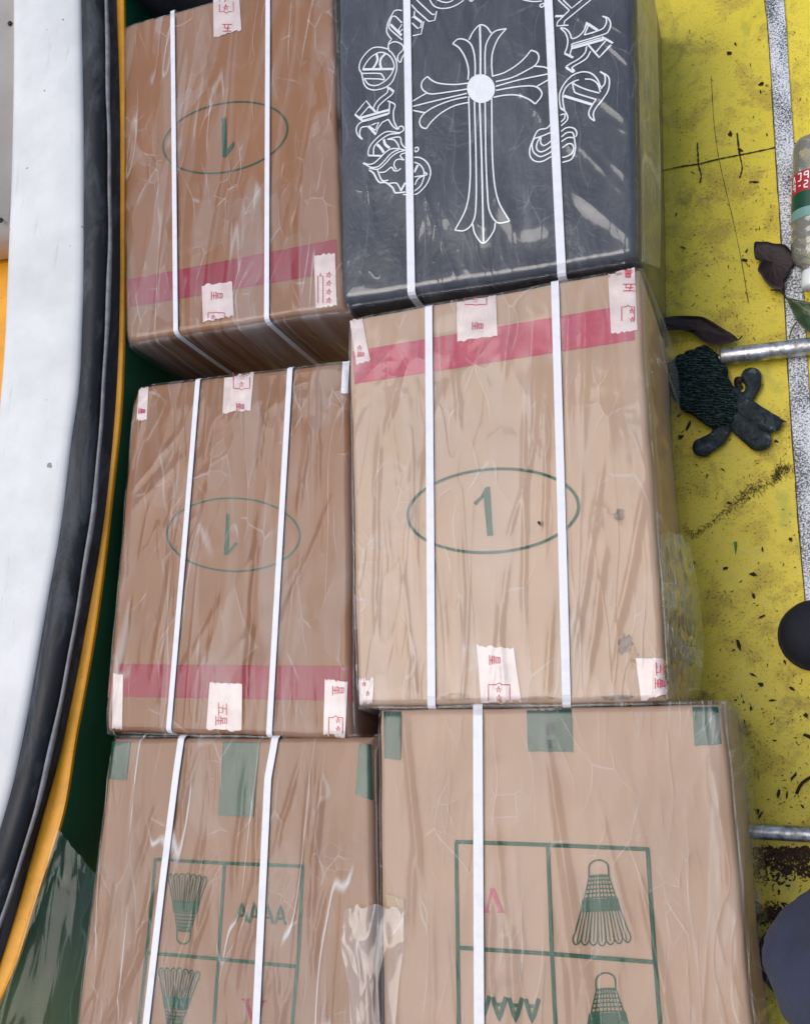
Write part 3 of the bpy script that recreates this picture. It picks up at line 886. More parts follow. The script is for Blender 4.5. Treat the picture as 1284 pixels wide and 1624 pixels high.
letters_l = [
 L1([(745,145),(690,135),(640,150),(610,200),(570,270),(545,350),(540,430),(570,490),(605,530)]), L1([(605,530),(570,580),(560,640),(570,680)]),
 L1([(870,60),(950,150),(1110,290),(1190,275),(1215,150)], sm=False), L1([(945,0),(1040,90),(1150,190),(1190,190)]), L1([(915,150),(910,220),(880,240)], sm=False),
 L1([(910,225),(1010,300)], 3.4, sm=False), L1([(1010,310),(1040,290),(1005,460),(890,485)], sm=False), L1([(880,310),(960,385),(1000,370),(1010,310)], sm=False),
 L1([(610,225),(660,225),(745,310)]), L1([(610,225),(580,310),(580,390),(750,540)]), L1([(590,330),(740,480)], 3.4), L1([(745,330),(700,400),(720,430),(755,395)], sm=False),
 L1([(570,600),(620,570),(680,570),(740,600),(765,640),(755,680),(700,740),(685,790),(700,830),(730,840),(740,800),(770,740)]),
 T1([(0,-40),(10,0),(50,60),(120,85),(200,80),(280,50),(350,0),(370,-60)]), T1([(60,-40),(90,0),(170,25),(230,10),(260,-20)]), T1([(410,0),(430,12),(450,0)]),
 L1([(560,665),(450,640),(350,650),(270,710),(200,800),(170,880),(170,940),(200,1000),(225,1110),(260,1180),(330,1215),(420,1215),(530,1180),(610,1110),(655,1010),(675,920),(665,820),(620,730),(565,680)]),
 L1([(215,940),(250,870),(320,780),(400,725),(450,710),(500,715),(570,750),(620,820),(640,900),(610,990),(550,1070),(450,1140),(370,1160),(290,1140),(240,1070)]),
 L1([(400,730),(415,800),(390,870),(350,930)], 3.4), L1([(520,730),(465,790),(450,860),(465,930)], 3.4), L1([(215,940),(630,935)], 3.6), L1([(205,995),(430,995),(480,1020),(505,1080),(430,1070),(230,1065)]),
 L1([(545,1185),(580,1200),(635,1240)], 3), L1([(635,1240),(600,1290),(500,1370),(430,1440),(410,1520)]), L1([(560,1200),(540,1260),(450,1330),(390,1400),(355,1470)]),
 L1([(345,1470),(260,1365),(110,1550),(210,1620)], sm=False), L1([(300,1440),(345,1470),(390,1520)], 3, sm=False), L1([(300,1440),(170,1590)]),
 L2([(185,230),(575,120)], 3.6), L2([(215,265),(560,165)]), L2([(110,185),(210,270)], 2.6), L2([(550,0),(650,50),(630,150),(640,280),(690,385),(620,340),(560,250)]), L2([(580,20),(570,180)]),
 L2([(560,250),(480,290),(420,370),(390,460),(280,345)], sm=False), L2([(280,345),(200,360),(175,420),(180,480),(210,520),(160,480),(130,420),(135,350),(190,290),(300,260),(400,230),(560,180)]),
 L2([(300,340),(430,290),(385,400)], 2.4, True, False), L2([(290,340),(390,455)], 3.4),
 L2([(700,385),(710,350),(750,345),(770,385),(740,420),(690,430),(560,415),(480,445),(400,510),(320,600),(290,680),(290,740)]), L2([(290,740),(470,745)], 2.6),
 L2([(720,440),(580,455),(480,510),(400,580),(365,640),(360,735)]), L2([(410,590),(460,640),(500,700)], 3.6), L2([(500,520),(520,590),(580,640)], 3.6), L2([(560,520),(640,530),(690,590),(710,640)]),
 L2([(545,520),(710,490),(740,580),(790,640)]), L2([(220,840),(300,860),(370,840),(450,770),(520,700),(600,650),(700,650),(790,670)]), L2([(220,845),(330,900),(420,890),(500,820),(580,730),(650,680),(700,665)]),
 L2([(300,910),(420,925),(520,850),(600,760),(690,700),(790,670)]), L2([(300,935),(360,980),(410,1070),(450,1105),(520,1105),(570,1135),(620,1180),(650,1240),(690,1245),(790,1235)], 2.4),
 L2([(415,935),(440,1010),(480,1080),(560,1075)]), L2([(440,970),(520,960),(600,900),(640,945),(690,945),(730,915)]), L2([(560,1125),(600,1115),(670,1115),(710,1170),(730,1220)]), L2([(730,1220),(790,1110)], 3),
 L2([(780,800),(700,790),(650,820),(640,880),(670,930)]), L2([(790,705),(740,720),(725,750),(760,785)]),
 L2([(910,765),(990,770),(1070,820),(1120,900),(1130,1000),(1090,1110),(1020,1200),(930,1265),(760,1270)]), L2([(910,830),(980,860),(1030,920),(1045,1000),(1030,1080),(990,1160),(910,1225)]),
 L2([(910,970),(960,870)], 3.4), L2([(910,1030),(1080,1000),(1045,960)]), L2([(920,1140),(960,1060),(1050,1005)]), L2([(915,640),(960,630),(965,670),(930,690),(920,660)]),
]
letters_r = [
 R1([(520,0),(660,130)]), R1([(580,0),(690,105),(820,0)], sm=False), R1([(930,0),(600,270),(590,320),(650,320),(500,330),(510,280),(660,130)], sm=False), R1([(480,205),(590,205)], 3.4),
 R1([(340,40),(290,60),(300,90),(330,80),(345,50)]), T1([(940,-20),(970,0),(1060,15),(1150,10)]),
 R1([(545,350),(620,370),(670,430),(695,490),(780,460),(850,380),(880,280)]), R1([(550,360),(610,420),(640,510),(630,600),(600,680)]), R1([(600,680),(710,735)], 2.8), R1([(880,280),(900,330),(850,445)], sm=False), R1([(890,300),(1020,385)], 3.6),
 R1([(850,445),(1000,400),(1090,360),(1130,290),(1125,230),(1080,205)]), R1([(1080,205),(1150,230),(1185,300),(1160,390),(1090,440),(690,560)]), R1([(690,560),(690,610),(670,700),(715,730)]),
 R1([(690,615),(1100,500)], 3.6), R1([(700,585),(1060,480)]), R1([(1070,470),(1130,500),(1215,550)], 2.8), R1([(1130,510),(1000,660)]), R1([(1190,570),(1040,730),(900,570)], 2.4, sm=False),
 R1([(880,590),(860,670),(780,750),(620,850),(690,910)]), R1([(620,850),(690,910),(720,905),(690,870)], 2.6), R1([(690,870),(720,840),(870,750),(930,650)]),
 R1([(600,1405),(550,1370),(535,1200),(600,1060),(700,960),(820,915),(930,930),(1010,1000),(1060,1110)]), R1([(600,1405),(580,1300),(580,1200),(620,1110),(700,1045),(780,1015)]),
 R1([(860,1005),(950,1015),(1020,1070),(1055,1170)]), R1([(1045,1185),(880,1140),(740,1080),(710,1050)]), R1([(700,1060),(720,1150),(760,1190),(1000,1265)]), R1([(1000,1265),(950,1340),(910,1420),(920,1490),(980,1540)]),
 R1([(590,1220),(950,1330)], 3.6), R1([(980,1540),(965,1450),(1000,1370),(1080,1270),(1150,1160),(1170,1050),(1150,970),(1050,910)]), R1([(1050,910),(1110,960),(1110,1060),(1060,1130)]),
 R2([(540,560),(610,620),(640,690),(620,740),(555,800)]), R2([(545,660),(600,650),(600,700),(555,750)]), R2([(420,780),(370,830),(260,860),(190,1000),(155,1110),(170,1200),(230,1250),(320,1250),(430,1190)]),
 R2([(215,960),(190,1020),(190,1090),(220,1150),(290,1190),(380,1160),(440,1120)]), R2([(215,960),(310,930),(420,885)]), R2([(290,940),(250,1020),(245,1090),(290,1130),(360,1110),(430,1060)]),
 R2([(300,940),(295,1010),(330,1050),(380,1030),(430,990)]), R2([(555,870),(620,825),(690,820),(740,850),(755,900),(740,940)]), R2([(560,940),(620,890),(680,880),(710,900),(730,1000),(735,1100),(690,1220),(570,1265)]),
 R2([(560,1000),(640,950),(720,950)]), R2([(570,1080),(640,1030),(690,1030),(715,1080),(690,1150),(620,1190),(570,1200)]),
]
cross = [
 K1([(545,570),(548,480),(520,380),(470,300),(415,262)]), K1([(415,262),(460,225),(520,230),(570,270),(595,340),(605,430),(605,540)]), K1([(553,230),(590,160),(645,105),(700,120),(742,175)]),
 K1([(645,105),(650,300),(650,530)], 2.6), K1([(690,525),(690,330),(710,240),(770,160),(870,135)]), K1([(870,135),(800,220),(755,330),(745,430),(752,540)]),
 K1([(750,540),(850,510),(950,450),(1020,390),(1080,318)]), K1([(1080,318),(1130,340),(1145,385),(1120,440),(1060,480),(920,550),(780,585)]), K1([(1110,455),(1180,460),(1225,475)]),
 K1([(780,625),(980,570),(1225,520)]), K1([(1225,570),(1130,625)]), K1([(780,660),(950,630),(1080,622),(1140,640),(1170,680),(1160,720),(1115,775)]), K1([(1115,775),(1050,730),(960,700),(860,700),(760,718)]),
 K1([(550,598),(430,610),(300,600),(240,575),(200,542)]), K1([(200,542),(160,580),(150,630),(180,670),(240,690),(400,670),(540,648)]), K1([(190,685),(120,725),(70,755)]), K1([(70,797),(300,740),(535,685)]),
 K1([(70,828),(180,850)]), K1([(535,715),(400,745),(260,800),(170,860),(135,920),(150,970),(190,985)]), K1([(190,985),(240,920),(320,850),(430,790),(555,760)]),
 K2([(540,370),(545,550),(545,700),(530,800),(487,885)]), K2([(487,885),(525,885),(555,855),(568,790),(568,600),(562,390)]), K2([(582,390),(590,620),(597,935)], 2.4),
 K2([(603,390),(606,600),(612,740),(620,810),(650,855),(697,850)]), K2([(628,370),(632,620),(650,760),(697,850)]), K2([(555,860),(565,900),(597,935),(635,890),(642,855)]),
]
strokes('printed_lettering', B, eB, M['pwhite'], letters_l, 0.0012)
strokes('printed_lettering', B, eB, M['pwhite'], letters_r, 0.0012)
cr = strokes('printed_cross', B, eB, M['pwhite'], cross, 0.0012)
filled('cross_hub', B, cr, M['pwhite'], ellipse_pts(762.4, 140.5, 22, 23, -20, 40), 0.0016)
mfB = mat_film('film_over_black', 0.03, 4.0, 0.5, 1.15, 0.006, (0.75, 0.78, 0.82), streak=0.15, lines=.10)
make_film(B, mfB, eB, rand_folds(23, 26, .5, 1.0, .4, .004, .018, .001, .0035), [s1[1], s2[1]], (0.004, .010, .004, .003), [(1, -.2, 1.1, .8, .022)], lift=.003)

# ---- C: middle left
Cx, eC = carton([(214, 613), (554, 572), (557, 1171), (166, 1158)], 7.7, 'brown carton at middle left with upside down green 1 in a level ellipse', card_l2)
s1 = strap(Cx, eC, [(314, 604), (298, 800), (268, 1155)], 9.5); s2 = strap(Cx, eC, [(460, 586), (427, 1162)], 10)
strokes('printed_ellipse', Cx, eC, M['pgreen'], [(ellipse_pts(370, 848, 105, 58, 1.5), 2.6, True, False)])
O = lambda p: cv(p, 0, 540, 2.14)
filled('printed_numeral', Cx, eC, M['pgreen'], O([(768, 588), (779, 588), (776, 712), (800, 682), (806, 690), (798, 700), (772, 728), (759, 728)]))
patch('red_band', Cx, eC, M['pred'], [(177, 1053), (556, 1056), (557, 1112), (171, 1105)], 0.0007, 30)
tape(Cx, eC, O([(762, 125), (862, 108), (850, 235), (755, 245)]), [('star', 384, 598, 10, 10, 0), ('star', 383, 610, 10, 10, 0), ('bra', 383, 604, 30, 26, 270), ('xing', 381, 645, 13, 12, 90)], seed=5)
tape(Cx, eC, O([(472, 165), (505, 155), (498, 270), (464, 270)]), [('xing', 225, 652, 10, 10, 90)], seed=6)
tape(Cx, eC, O([(712, 1162), (822, 1168), (820, 1325), (700, 1320)]), [('wu', 353, 1125, 22, 15, 90), ('xing', 351, 1143, 16, 18, 90)], seed=7)
tape(Cx, eC, O([(1102, 1150), (1180, 1160), (1170, 1352), (1097, 1345)]), [('xing', 536, 1095, 16, 18, 90), ('star', 536, 1143, 9, 9, 0), ('star', 536, 1156, 9, 9, 0), ('bra', 532, 1150, 30, 22, 90)], seed=8)
tape(Cx, eC, O([(385, 1130), (418, 1135), (415, 1318), (380, 1316)]), (), seed=9)
patch('cut_strap_end', Cx, eC, M['strap'], O([(1162, 72), (1186, 70), (1180, 180), (1157, 178)]), 0.0013, 6, .6, 3)
mfC = mat_film('film_middle_left', 0.11, 7.0, -0.12, .5, streak=.5)
make_film(Cx, mfC, eC, rand_folds(31, 22, -.15, .3) + rand_folds(32, 10, -.9, .5, .5, .005, .016, .001, .003), [s1[1], s2[1]], (0.004, .004, .003, .008), [(3, -.1, 1.0, .3, .008)])

# ---- D: big one
D, eD = carton([(553, 505), (1012, 424), (1057, 1112), (566, 1119)], 12.2, 'large pale carton with upright green 1 in an ellipse below a pink band', card_r)
s1 = strap(D, eD, [(679.5, 488), (682, 800), (684, 1116)], 12.6); s2 = strap(D, eD, [(879.5, 449), (889, 780), (898, 1114)], 12.4)
strokes('printed_ellipse', D, eD, M['pgreen'], [(ellipse_pts(781.5, 810, 135.5, 66, -4), 3.6, True, False)])
O = lambda p: cv(p, 530, 400, 2.14)
filled('printed_numeral', D, eD, M['pgreen'], O([(512, 797), (527, 795), (538, 962), (518, 964), (507, 830), (480, 860), (472, 850), (498, 825)]))
patch('red_band', D, eD, M['pred_pale'], [(559, 557), (1014, 480), (1020, 537), (562, 609)], 0.0007, 30)
tape(D, eD, O([(415, 170), (548, 148), (553, 285), (417, 303)]), [('xing', 757, 517, 14, 17, 90), ('star', 753, 476, 9, 9, 0), ('bra', 754, 478, 12, 34, 270)], seed=11)
tape(D, eD, O([(52, 232), (95, 225), (122, 368), (75, 378)]), [('star', 570, 552, 9, 9, 0), ('xing', 572, 562, 10, 10, 90)], seed=12)
tape(D, eD, O([(928, 75), (1018, 53), (1028, 265), (938, 278)]), [('xing', 995, 434, 14, 12, 180), ('wu', 997, 456, 22, 13, 180), ('star', 1001, 493, 9, 9, 0), ('star', 1002, 507, 9, 9, 0), ('bra', 995, 497, 26, 20, 90)], seed=13)
tape(D, eD, O([(482, 1333), (608, 1345), (635, 1530), (498, 1532)]), [('xing', 784, 1047, 17, 17, 90), ('star', 790, 1094, 11, 11, 0), ('star', 791, 1107, 11, 11, 0), ('bra', 791, 1098, 30, 34, 90)], seed=14, ragged=3)
tape(D, eD, O([(82, 1450), (135, 1445), (130, 1528), (86, 1532)]), [('star', 577, 1085, 8, 8, 0), ('star', 583, 1100, 8, 8, 0)], seed=15, ragged=4)
tape(D, eD, O([(1022, 1378), (1116, 1380), (1126, 1500), (1040, 1524)]), [('wu', 1046, 1061, 22, 14, 90), ('xing', 1047, 1084, 18, 18, 90)], seed=16)
mfD = mat_film('film_middle', 0.10, 11.0, 0.12, streak=.3)
M['smudge'] = mat_plain('grey_smudge', (0.22, 0.16, 0.12), 0.8, 0.35, 150)
M['rub'] = mat_plain('rubbed_board', (0.36, 0.22, 0.12), 0.8, 0.3, 90)
def blot(box, e, cx, cy, rx, ry, seed, mat):
    r_ = random.Random(seed); n_ = 22
    filled('dirt_smudge', box, e, mat, [(cx + rx * r_.uniform(.55, 1.1) * math.cos(2 * math.pi * k_ / n_), cy + ry * r_.uniform(.55, 1.1) * math.sin(2 * math.pi * k_ / n_)) for k_ in range(n_)], 0.0011)
blot(D, eD, 981, 816, 9, 13, 1, M['smudge']); blot(D, eD, 990, 1022, 14, 18, 2, M['smudge']); blot(D, eD, 1005, 1045, 8, 20, 3, M['rub'])
blot(D, eD, 980, 1106, 30, 5, 4, M['smudge']); blot(D, eD, 722, 1106, 26, 7, 5, M['rub']); blot(D, eD, 850, 1108, 30, 5, 6, M['rub'])
make_film(D, mfD, eD, rand_folds(41, 23, -.12, -.35, .6, .003, .012) + rand_folds(42, 8, -.35, .2, .5, .004, .01, .002, .004), [s1[1], s2[1]], (0.003, .012, .004, .003), [(1, .55, 1.12, .45, .012), (1, -.1, .8, .9, .004)])

# ---- E: lower left
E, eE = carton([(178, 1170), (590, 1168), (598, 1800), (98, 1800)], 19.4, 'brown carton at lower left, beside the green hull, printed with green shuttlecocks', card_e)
s1 = strap(E, eE, [(287.6, 1173), (280, 1225), (258, 1400), (232, 1624), (214, 1780)], 11.5); s2 = strap(E, eE, [(436, 1173), (425, 1235), (406, 1624), (398, 1780)], 12)
def shuttle(cx, cy, tx, ty, hw_tip, hw_neck, nf=7):
    """(cx,cy) cork end, (tx,ty) middle of the feather tips"""
    ax = Vector((tx - cx, ty - cy)); L = ax.length; ax /= L; nx = Vector((-ax.y, ax.x))
    def P(u, v): 
        q = Vector((cx, cy)) + ax * (v * L) + nx * u
        return (q.x, q.y)
    out = []
    out.append(([P(hw_neck * math.cos(a), .095 - .095 * math.sin(a) if 0 < a < math.pi else .095) for a in np.linspace(0, math.pi, 12)], 1.3, False, True))
    out.append(([P(hw_neck, .095), P(hw_neck, .19)], 1.3, False, False)); out.append(([P(-hw_neck, .095), P(-hw_neck, .19)], 1.3, False, False))
    wv = lambda v: hw_neck + (hw_tip - hw_neck) * max(0, (v - .19) / .81) ** 1.05
    for k in range(7):
        v = .19 + .05 * k; ww = wv(v)
        out.append(([P(-ww, v), P(0, v - .008), P(ww, v)], 1.9 if k in (0, 6) else 1.1, False, True))
    for k in range(9):
        f = -1 + 2 * k / 8
        out.append(([P(f * wv(.19), .19), P(f * wv(.5), .5)], .9, False, False))
    for k in range(2 * nf):                       # dense join where feathers meet the net
        f = -1 + 2 * k / (2 * nf - 1)
        out.append(([P(f * wv(.47), .45), P(f * wv(.58), .60)], 1.9, False, False))
    for k in range(nf):
        f0 = -1 + 2 * k / nf; f1 = -1 + 2 * (k + 1) / nf; fm = (f0 + f1) / 2
        dip = .97 - .03 * abs(fm)
        out.append(([P(f0 * wv(.5), .5), P(f0 * wv(.8) * 1.02, .8), P(f0 * wv(.95), dip - .03), P(fm * wv(1) , 1.0 - .03 * abs(fm)), P(f1 * wv(.95), dip - .03), P(f1 * wv(.8) * 1.02, .8), P(f1 * wv(.5), .5)], 1.1, False, True))
        out.append(([P(fm * wv(.5), .5), P(fm * wv(.96), .95)], .8, False, False))
    return out
def text_A(x, y, w_, h, flip=False, lw=3.4, sh=0.0):
    s = 1 if flip else -1
    return [([(x - w_ / 2, y), (x + sh, y + s * h), (x + w_ / 2, y)], lw, False, False), ([(x - w_ * .27, y + s * h * .33), (x + w_ * .27, y + s * h * .33)], lw * .8, False, False)]
G = 5.2
strokes('printed_grid', E, eE, M['pgreen'], [([(246, 1363), (357, 1369), (481, 1374)], G, False, False), ([(246, 1362), (236, 1480), (218, 1640), (205, 1760)], G, False, False), ([(356, 1369), (346, 1520), (339, 1624), (330, 1760)], G, False, False),
    ([(480, 1373), (474, 1500), (463, 1624), (455, 1760)], G, False, False), ([(234, 1511), (347, 1521), (470, 1533)], G, False, False), ([(218, 1650), (340, 1662), (460, 1672)], G, False, False)])
thick = lambda L_: [(a_, b_ * 1.35, c_, d_) for a_, b_, c_, d_ in L_]
strokes('printed_shuttlecock', E, eE, M['pgreen'], thick(shuttle(290, 1497, 298, 1385, 32, 10.5)))
strokes('printed_shuttlecock', E, eE, M['pgreen'], thick(shuttle(274, 1650, 285, 1535, 34, 10.5)))
strokes('printed_letters', E, eE, M['pgreen'], sum([text_A(383 + 20.5 * k, 1462 + 1.6 * k, 17, 30) for k in range(4)], []))
strokes('printed_letter', E, eE, M['pred'], [([(389, 1585), (403, 1626)], 6, False, False), ([(403, 1626), (417, 1589)], 2.5, False, False), ([(383, 1585), (396, 1586)], 2, False, False), ([(411, 1588), (422, 1588)], 2, False, False)])
O = lambda p: cv(p, 0, 1120, 2.006)
tape(E, eE, O([(357, 112), (415, 114), (402, 236), (348, 232)]), (), 'gtape', seed=21, ragged=.6)
tape(E, eE, O([(710, 112), (826, 115), (805, 352), (693, 348)]), (), 'gtape', seed=22, ragged=.6)
tape(E, eE, O([(1142, 118), (1180, 122), (1186, 300), (1130, 280)]), (), 'gtape', seed=23, ragged=.6)
mfE = mat_film('film_lower_left', 0.065, 19.0, -0.06, .4, streak=1.1)
make_film(E, mfE, eE, rand_folds(51, 28, -.05, .25, .5, .003, .011, .001, .0042) + rand_folds(53, 14, -.3, .2, .6, .004, .010, .002, .006), [s1[1], s2[1]], (0.006, .004, .003, .006))

# ---- F: lower right
Fx, eF = carton([(601, 1127), (1143, 1117), (1212, 1800), (607, 1800)], 25.1, 'pale carton at lower right printed with green grid, upside down shuttlecocks and red letter', card_f)
s1 = strap(Fx, eF, [(757.5, 1122), (758, 1300), (759.5, 1624), (760, 1780)], 14.5)
G = 5.6
strokes('printed_grid', Fx, eF, M['pgreen'], [([(722, 1335), (868, 1340), (1028, 1347)], G, False, False), ([(723, 1335), (727, 1624), (729, 1770)], G, False, False), ([(868, 1340), (874, 1500), (880, 1624), (886, 1770)], G, False, False),
    ([(1026, 1345), (1036, 1500), (1046, 1624), (1055, 1770)], G, False, False), ([(726, 1503), (874, 1513), (1036, 1526)], G, False, False), ([(728, 1690), (882, 1702), (1050, 1716)], G, False, False)])
strokes('printed_shuttlecock', Fx, eF, M['pgreen'], thick(shuttle(948, 1364, 954, 1500, 48, 15.5)))
strokes('printed_shuttlecock', Fx, eF, M['pgreen'], thick(shuttle(959, 1543, 966, 1684, 50, 15.5)))
strokes('printed_letters', Fx, eF, M['pgreen'], sum([text_A(765 + 26 * k, 1580 + 1.4 * k, 21, 36, True, 4.6) for k in range(4)], []))
strokes('printed_letter', Fx, eF, M['pred_pale'], [([(779.5, 1409), (794, 1445)], 6, False, False), ([(779.5, 1409), (771, 1445)], 2.8, False, False), ([(788, 1446), (800, 1446)], 2.2, False, False), ([(766, 1446), (776, 1446)], 2.2, False, False)])
O = lambda p: cv(p, 560, 1090, 1.773)
tape(Fx, eF, O([(85, 68), (135, 68), (133, 205), (87, 200)]), (), 'gtape', seed=31, ragged=.6)
tape(Fx, eF, O([(487, 58), (612, 58), (617, 182), (490, 180)]), [('xing', 871, 1157, 20, 18, 180), ('wu', 871, 1180, 20, 13, 180)], 'gtape', 'gtprint', seed=32, ragged=.6)
tape(Fx, eF, O([(952, 55), (1024, 54), (1034, 160), (958, 165)]), (), 'gtape', seed=33, ragged=.6)
patch('brown_tape_scrap', Fx, eF, M['btape'], [(609, 1417), (641, 1426), (641, 1444), (607, 1437)], 0.0014, 8, 1.5, 4)
mfF = mat_film('film_lower_right', 0.06, 25.0, 0.06, .4, streak=.3)
make_film(Fx, mfF, eF, rand_folds(61, 16, .06, .3, .4, .003, .012, .0007, .003) + rand_folds(62, 10, .1, .1, .9, .006, .016, .003, .006), [s1[1]], (0.004, .010, .003, .003), [(1, .0, 1.0, .5, .012)])

# ---- crumpled film bridging E and F, and a loose flap hanging from E against the hull
def film_sheet(name, pts_rows, mat, parent, n=26, m=40, wr=.004, seed=0, rag=0.0, fq=1.0):
    """pts_rows: 3 or more rows of (px,py,z) rows, interpolated"""
    rows = [catmull([(p[0], p[1], p[2] * 1000) for p in r], n) for r in pts_rows]
    k = min(len(r) for r in rows)
    V = []; F = []
    R = len(rows)
    for j in range(m + 1):
        t = j / m * (R - 1); a = min(int(t), R - 2); f = t - a
        for i in range(k):
            p = rows[a][i].lerp(rows[a + 1][i], f)
            nz = float(vnoise(np.array((i * .22 + j * .04) * fq + seed), np.array(j * .13 * fq + seed))) * .7 + float(vnoise(np.array((i * .6 - j * .1) * fq + seed), np.array(j * .3 * fq))) * .3
            nz = 1 - abs(2 * nz - 1)
            e = rag * (float(vnoise(np.array(i * .3), np.array(seed * 1.))) - .5) * max(0, 1 - j / 8)
            V.append(at(p.x, p.y + e, p.z / 1000 + wr * nz ** 2))
    for j in range(m):
        for i in range(k - 1):
            a = j * k + i; F.append((a, a + k, a + k + 1, a + 1))
    return mk(name, V, F, mat, parent, True)
mf_cr = mat_film('crumpled_film', 0.20, 2.2, 0.0, 1.0, 0.08, (0.80, 0.78, 0.76), streak=.2)
film_sheet('crumpled_film', [[(545, 1448, Hb + .006), (575, 1436, Hb + .010), (610, 1438, Hb + .009), (640, 1446, Hb + .006)],
    [(540, 1500, Hb + .006), (570, 1500, Hb + .010), (605, 1500, Hb + .008), (640, 1500, Hb + .005)],
    [(552, 1560, Hb + .006), (575, 1560, Hb + .010), (600, 1560, Hb + .008), (632, 1560, Hb + .005)],
    [(560, 1700, Hb + .006), (578, 1700, Hb + .009), (600, 1700, Hb + .008), (620, 1700, Hb + .005)]], mf_cr, eE, 14, 50, .005, 2, 10, .3)
mf_flap = mat_film('loose_film', 0.06, 5.1, 0.3, .5, 0.05, (0.16, 0.36, 0.28), streak=.1, lines=.12)
film_sheet('loose_film', [[(90, 1312, .342), (108, 1334, .335), (128, 1358, .332), (152, 1384, .338)],
    [(66, 1390, .342), (86, 1400, .334), (115, 1425, .330), (150, 1440, .338)],
    [(28, 1520, .342), (55, 1530, .333), (95, 1540, .328), (138, 1550, .338)],
    [(-50, 1720, .342), (0, 1720, .330), (60, 1720, .326), (118, 1720, .338)]], mf_flap, eE, 16, 60, .0035, 5, 6, .25)

mf_hang = mat_film('hanging_film', 0.42, 8.3, 0.1, 1.2, 0.20, (0.66, 0.66, 0.54), streak=1.4, cap=.3, lines=.5)
film_sheet('loose_film', [[(1046, 850, .31), (1058, 845, .28), (1072, 846, .24), (1086, 856, .20), (1094, 868, .15)],
    [(1048, 940, .32), (1066, 940, .29), (1082, 940, .24), (1098, 940, .19), (1109, 940, .13)],
    [(1051, 1030, .325), (1070, 1030, .29), (1088, 1030, .24), (1104, 1030, .19), (1116, 1033, .13)],
    [(1056, 1108, .33), (1072, 1110, .29), (1086, 1110, .24), (1098, 1108, .19), (1108, 1104, .13)]], mf_hang, eD, 14, 60, .014, 7, 8, .9)
mf_hangB = mat_film('hanging_film_dark_side', 0.25, 3.3, 0.1, .9, 0.14, (0.60, 0.62, 0.56), streak=.8, cap=.15, lines=.2)
film_sheet('loose_film', [[(1007, -120, .325), (1016, -120, .30), (1026, -120, .27), (1036, -120, .23)],
    [(1012, 100, .325), (1022, 100, .30), (1032, 100, .27), (1043, 100, .22)],
    [(1016, 300, .325), (1026, 300, .30), (1036, 300, .27), (1048, 300, .22)],
    [(1017, 415, .325), (1026, 418, .30), (1036, 422, .27), (1046, 425, .22)]], mf_hangB, eB, 12, 70, .006, 9, 5, .8)

# ---- added package beyond A: its black wall stands in for the gap's shade
Gb, eG = carton([(150, -620), (525, -640), (540, -72), (170, -22)], 33.0, 'added dark package shading the gap beyond the upper left carton', M['blackwrap'], 'wrapped_package', 'package', None)

# ------------------------------------------------------------------ blobs by capsule union
def capsules(name, caps, voxel, mat, parent=None, smooth=2, flat=None):
    bm = bmesh.new()
    for (p0, r0, p1, r1) in caps:
        p0 = Vector(p0); p1 = Vector(p1)
        d = p1 - p0; L = d.length
        rings = 10; seg = 16
        t = d.normalized() if L > 1e-6 else Vector((0, 0, 1))
        up = Vector((0, 0, 1)) if abs(t.z) < .9 else Vector((1, 0, 0))
        s = t.cross(up).normalized(); u = s.cross(t).normalized()
        prof = []
        for k in range(1, 6):
            a = -math.pi / 2 + k * (math.pi / 2) / 5
            prof.append((p0 + t * math.sin(a) * r0, r0 * math.cos(a)))
        for k in range(0, 5):
            a = k * (math.pi / 2) / 5
            prof.append((p1 + t * math.sin(a) * r1, r1 * math.cos(a)))
        loops = []
        for (c, r) in prof:
            loops.append([bm.verts.new(c + (s * math.cos(2 * math.pi * q / seg) + u * math.sin(2 * math.pi * q / seg)) * r) for q in range(seg)])
        for a, b in zip(loops[:-1], loops[1:]):
            for q in range(seg):
                bm.faces.new((a[q], a[(q + 1) % seg], b[(q + 1) % seg], b[q]))
        v0 = bm.verts.new(p0 - t * r0); v1 = bm.verts.new(p1 + t * r1)
        for q in range(seg):
            bm.faces.new((v0, loops[0][(q + 1) % seg], loops[0][q])); bm.faces.new((v1, loops[-1][q], loops[-1][(q + 1) % seg]))
    bmesh.ops.recalc_face_normals(bm, faces=bm.faces)
    me = bpy.data.meshes.new(name); bm.to_mesh(me); bm.free()
    tmp = bpy.data.objects.new('tmp', me); COL.objects.link(tmp)
    md = tmp.modifiers.new('r', 'REMESH'); md.mode = 'VOXEL'; md.voxel_size = voxel
    sm = tmp.modifiers.new('s', 'SMOOTH'); sm.factor = .6; sm.iterations = smooth
    dg = bpy.context.evaluated_depsgraph_get()
    me2 = bpy.data.meshes.new_from_object(tmp.evaluated_get(dg))
    bpy.data.objects.remove(tmp)
    me2.name = name
    if flat:
        n = len(me2.vertices); a = np.empty(n * 3); me2.vertices.foreach_get('co', a); a = a.reshape(-1, 3)
        a = flat(a); me2.vertices.foreach_set('co', a.ravel()); me2.update()
    me2.materials.clear()
    me2.polygons.foreach_set('use_smooth', [True] * len(me2.polygons))
    return link(name, me2, mat, parent)

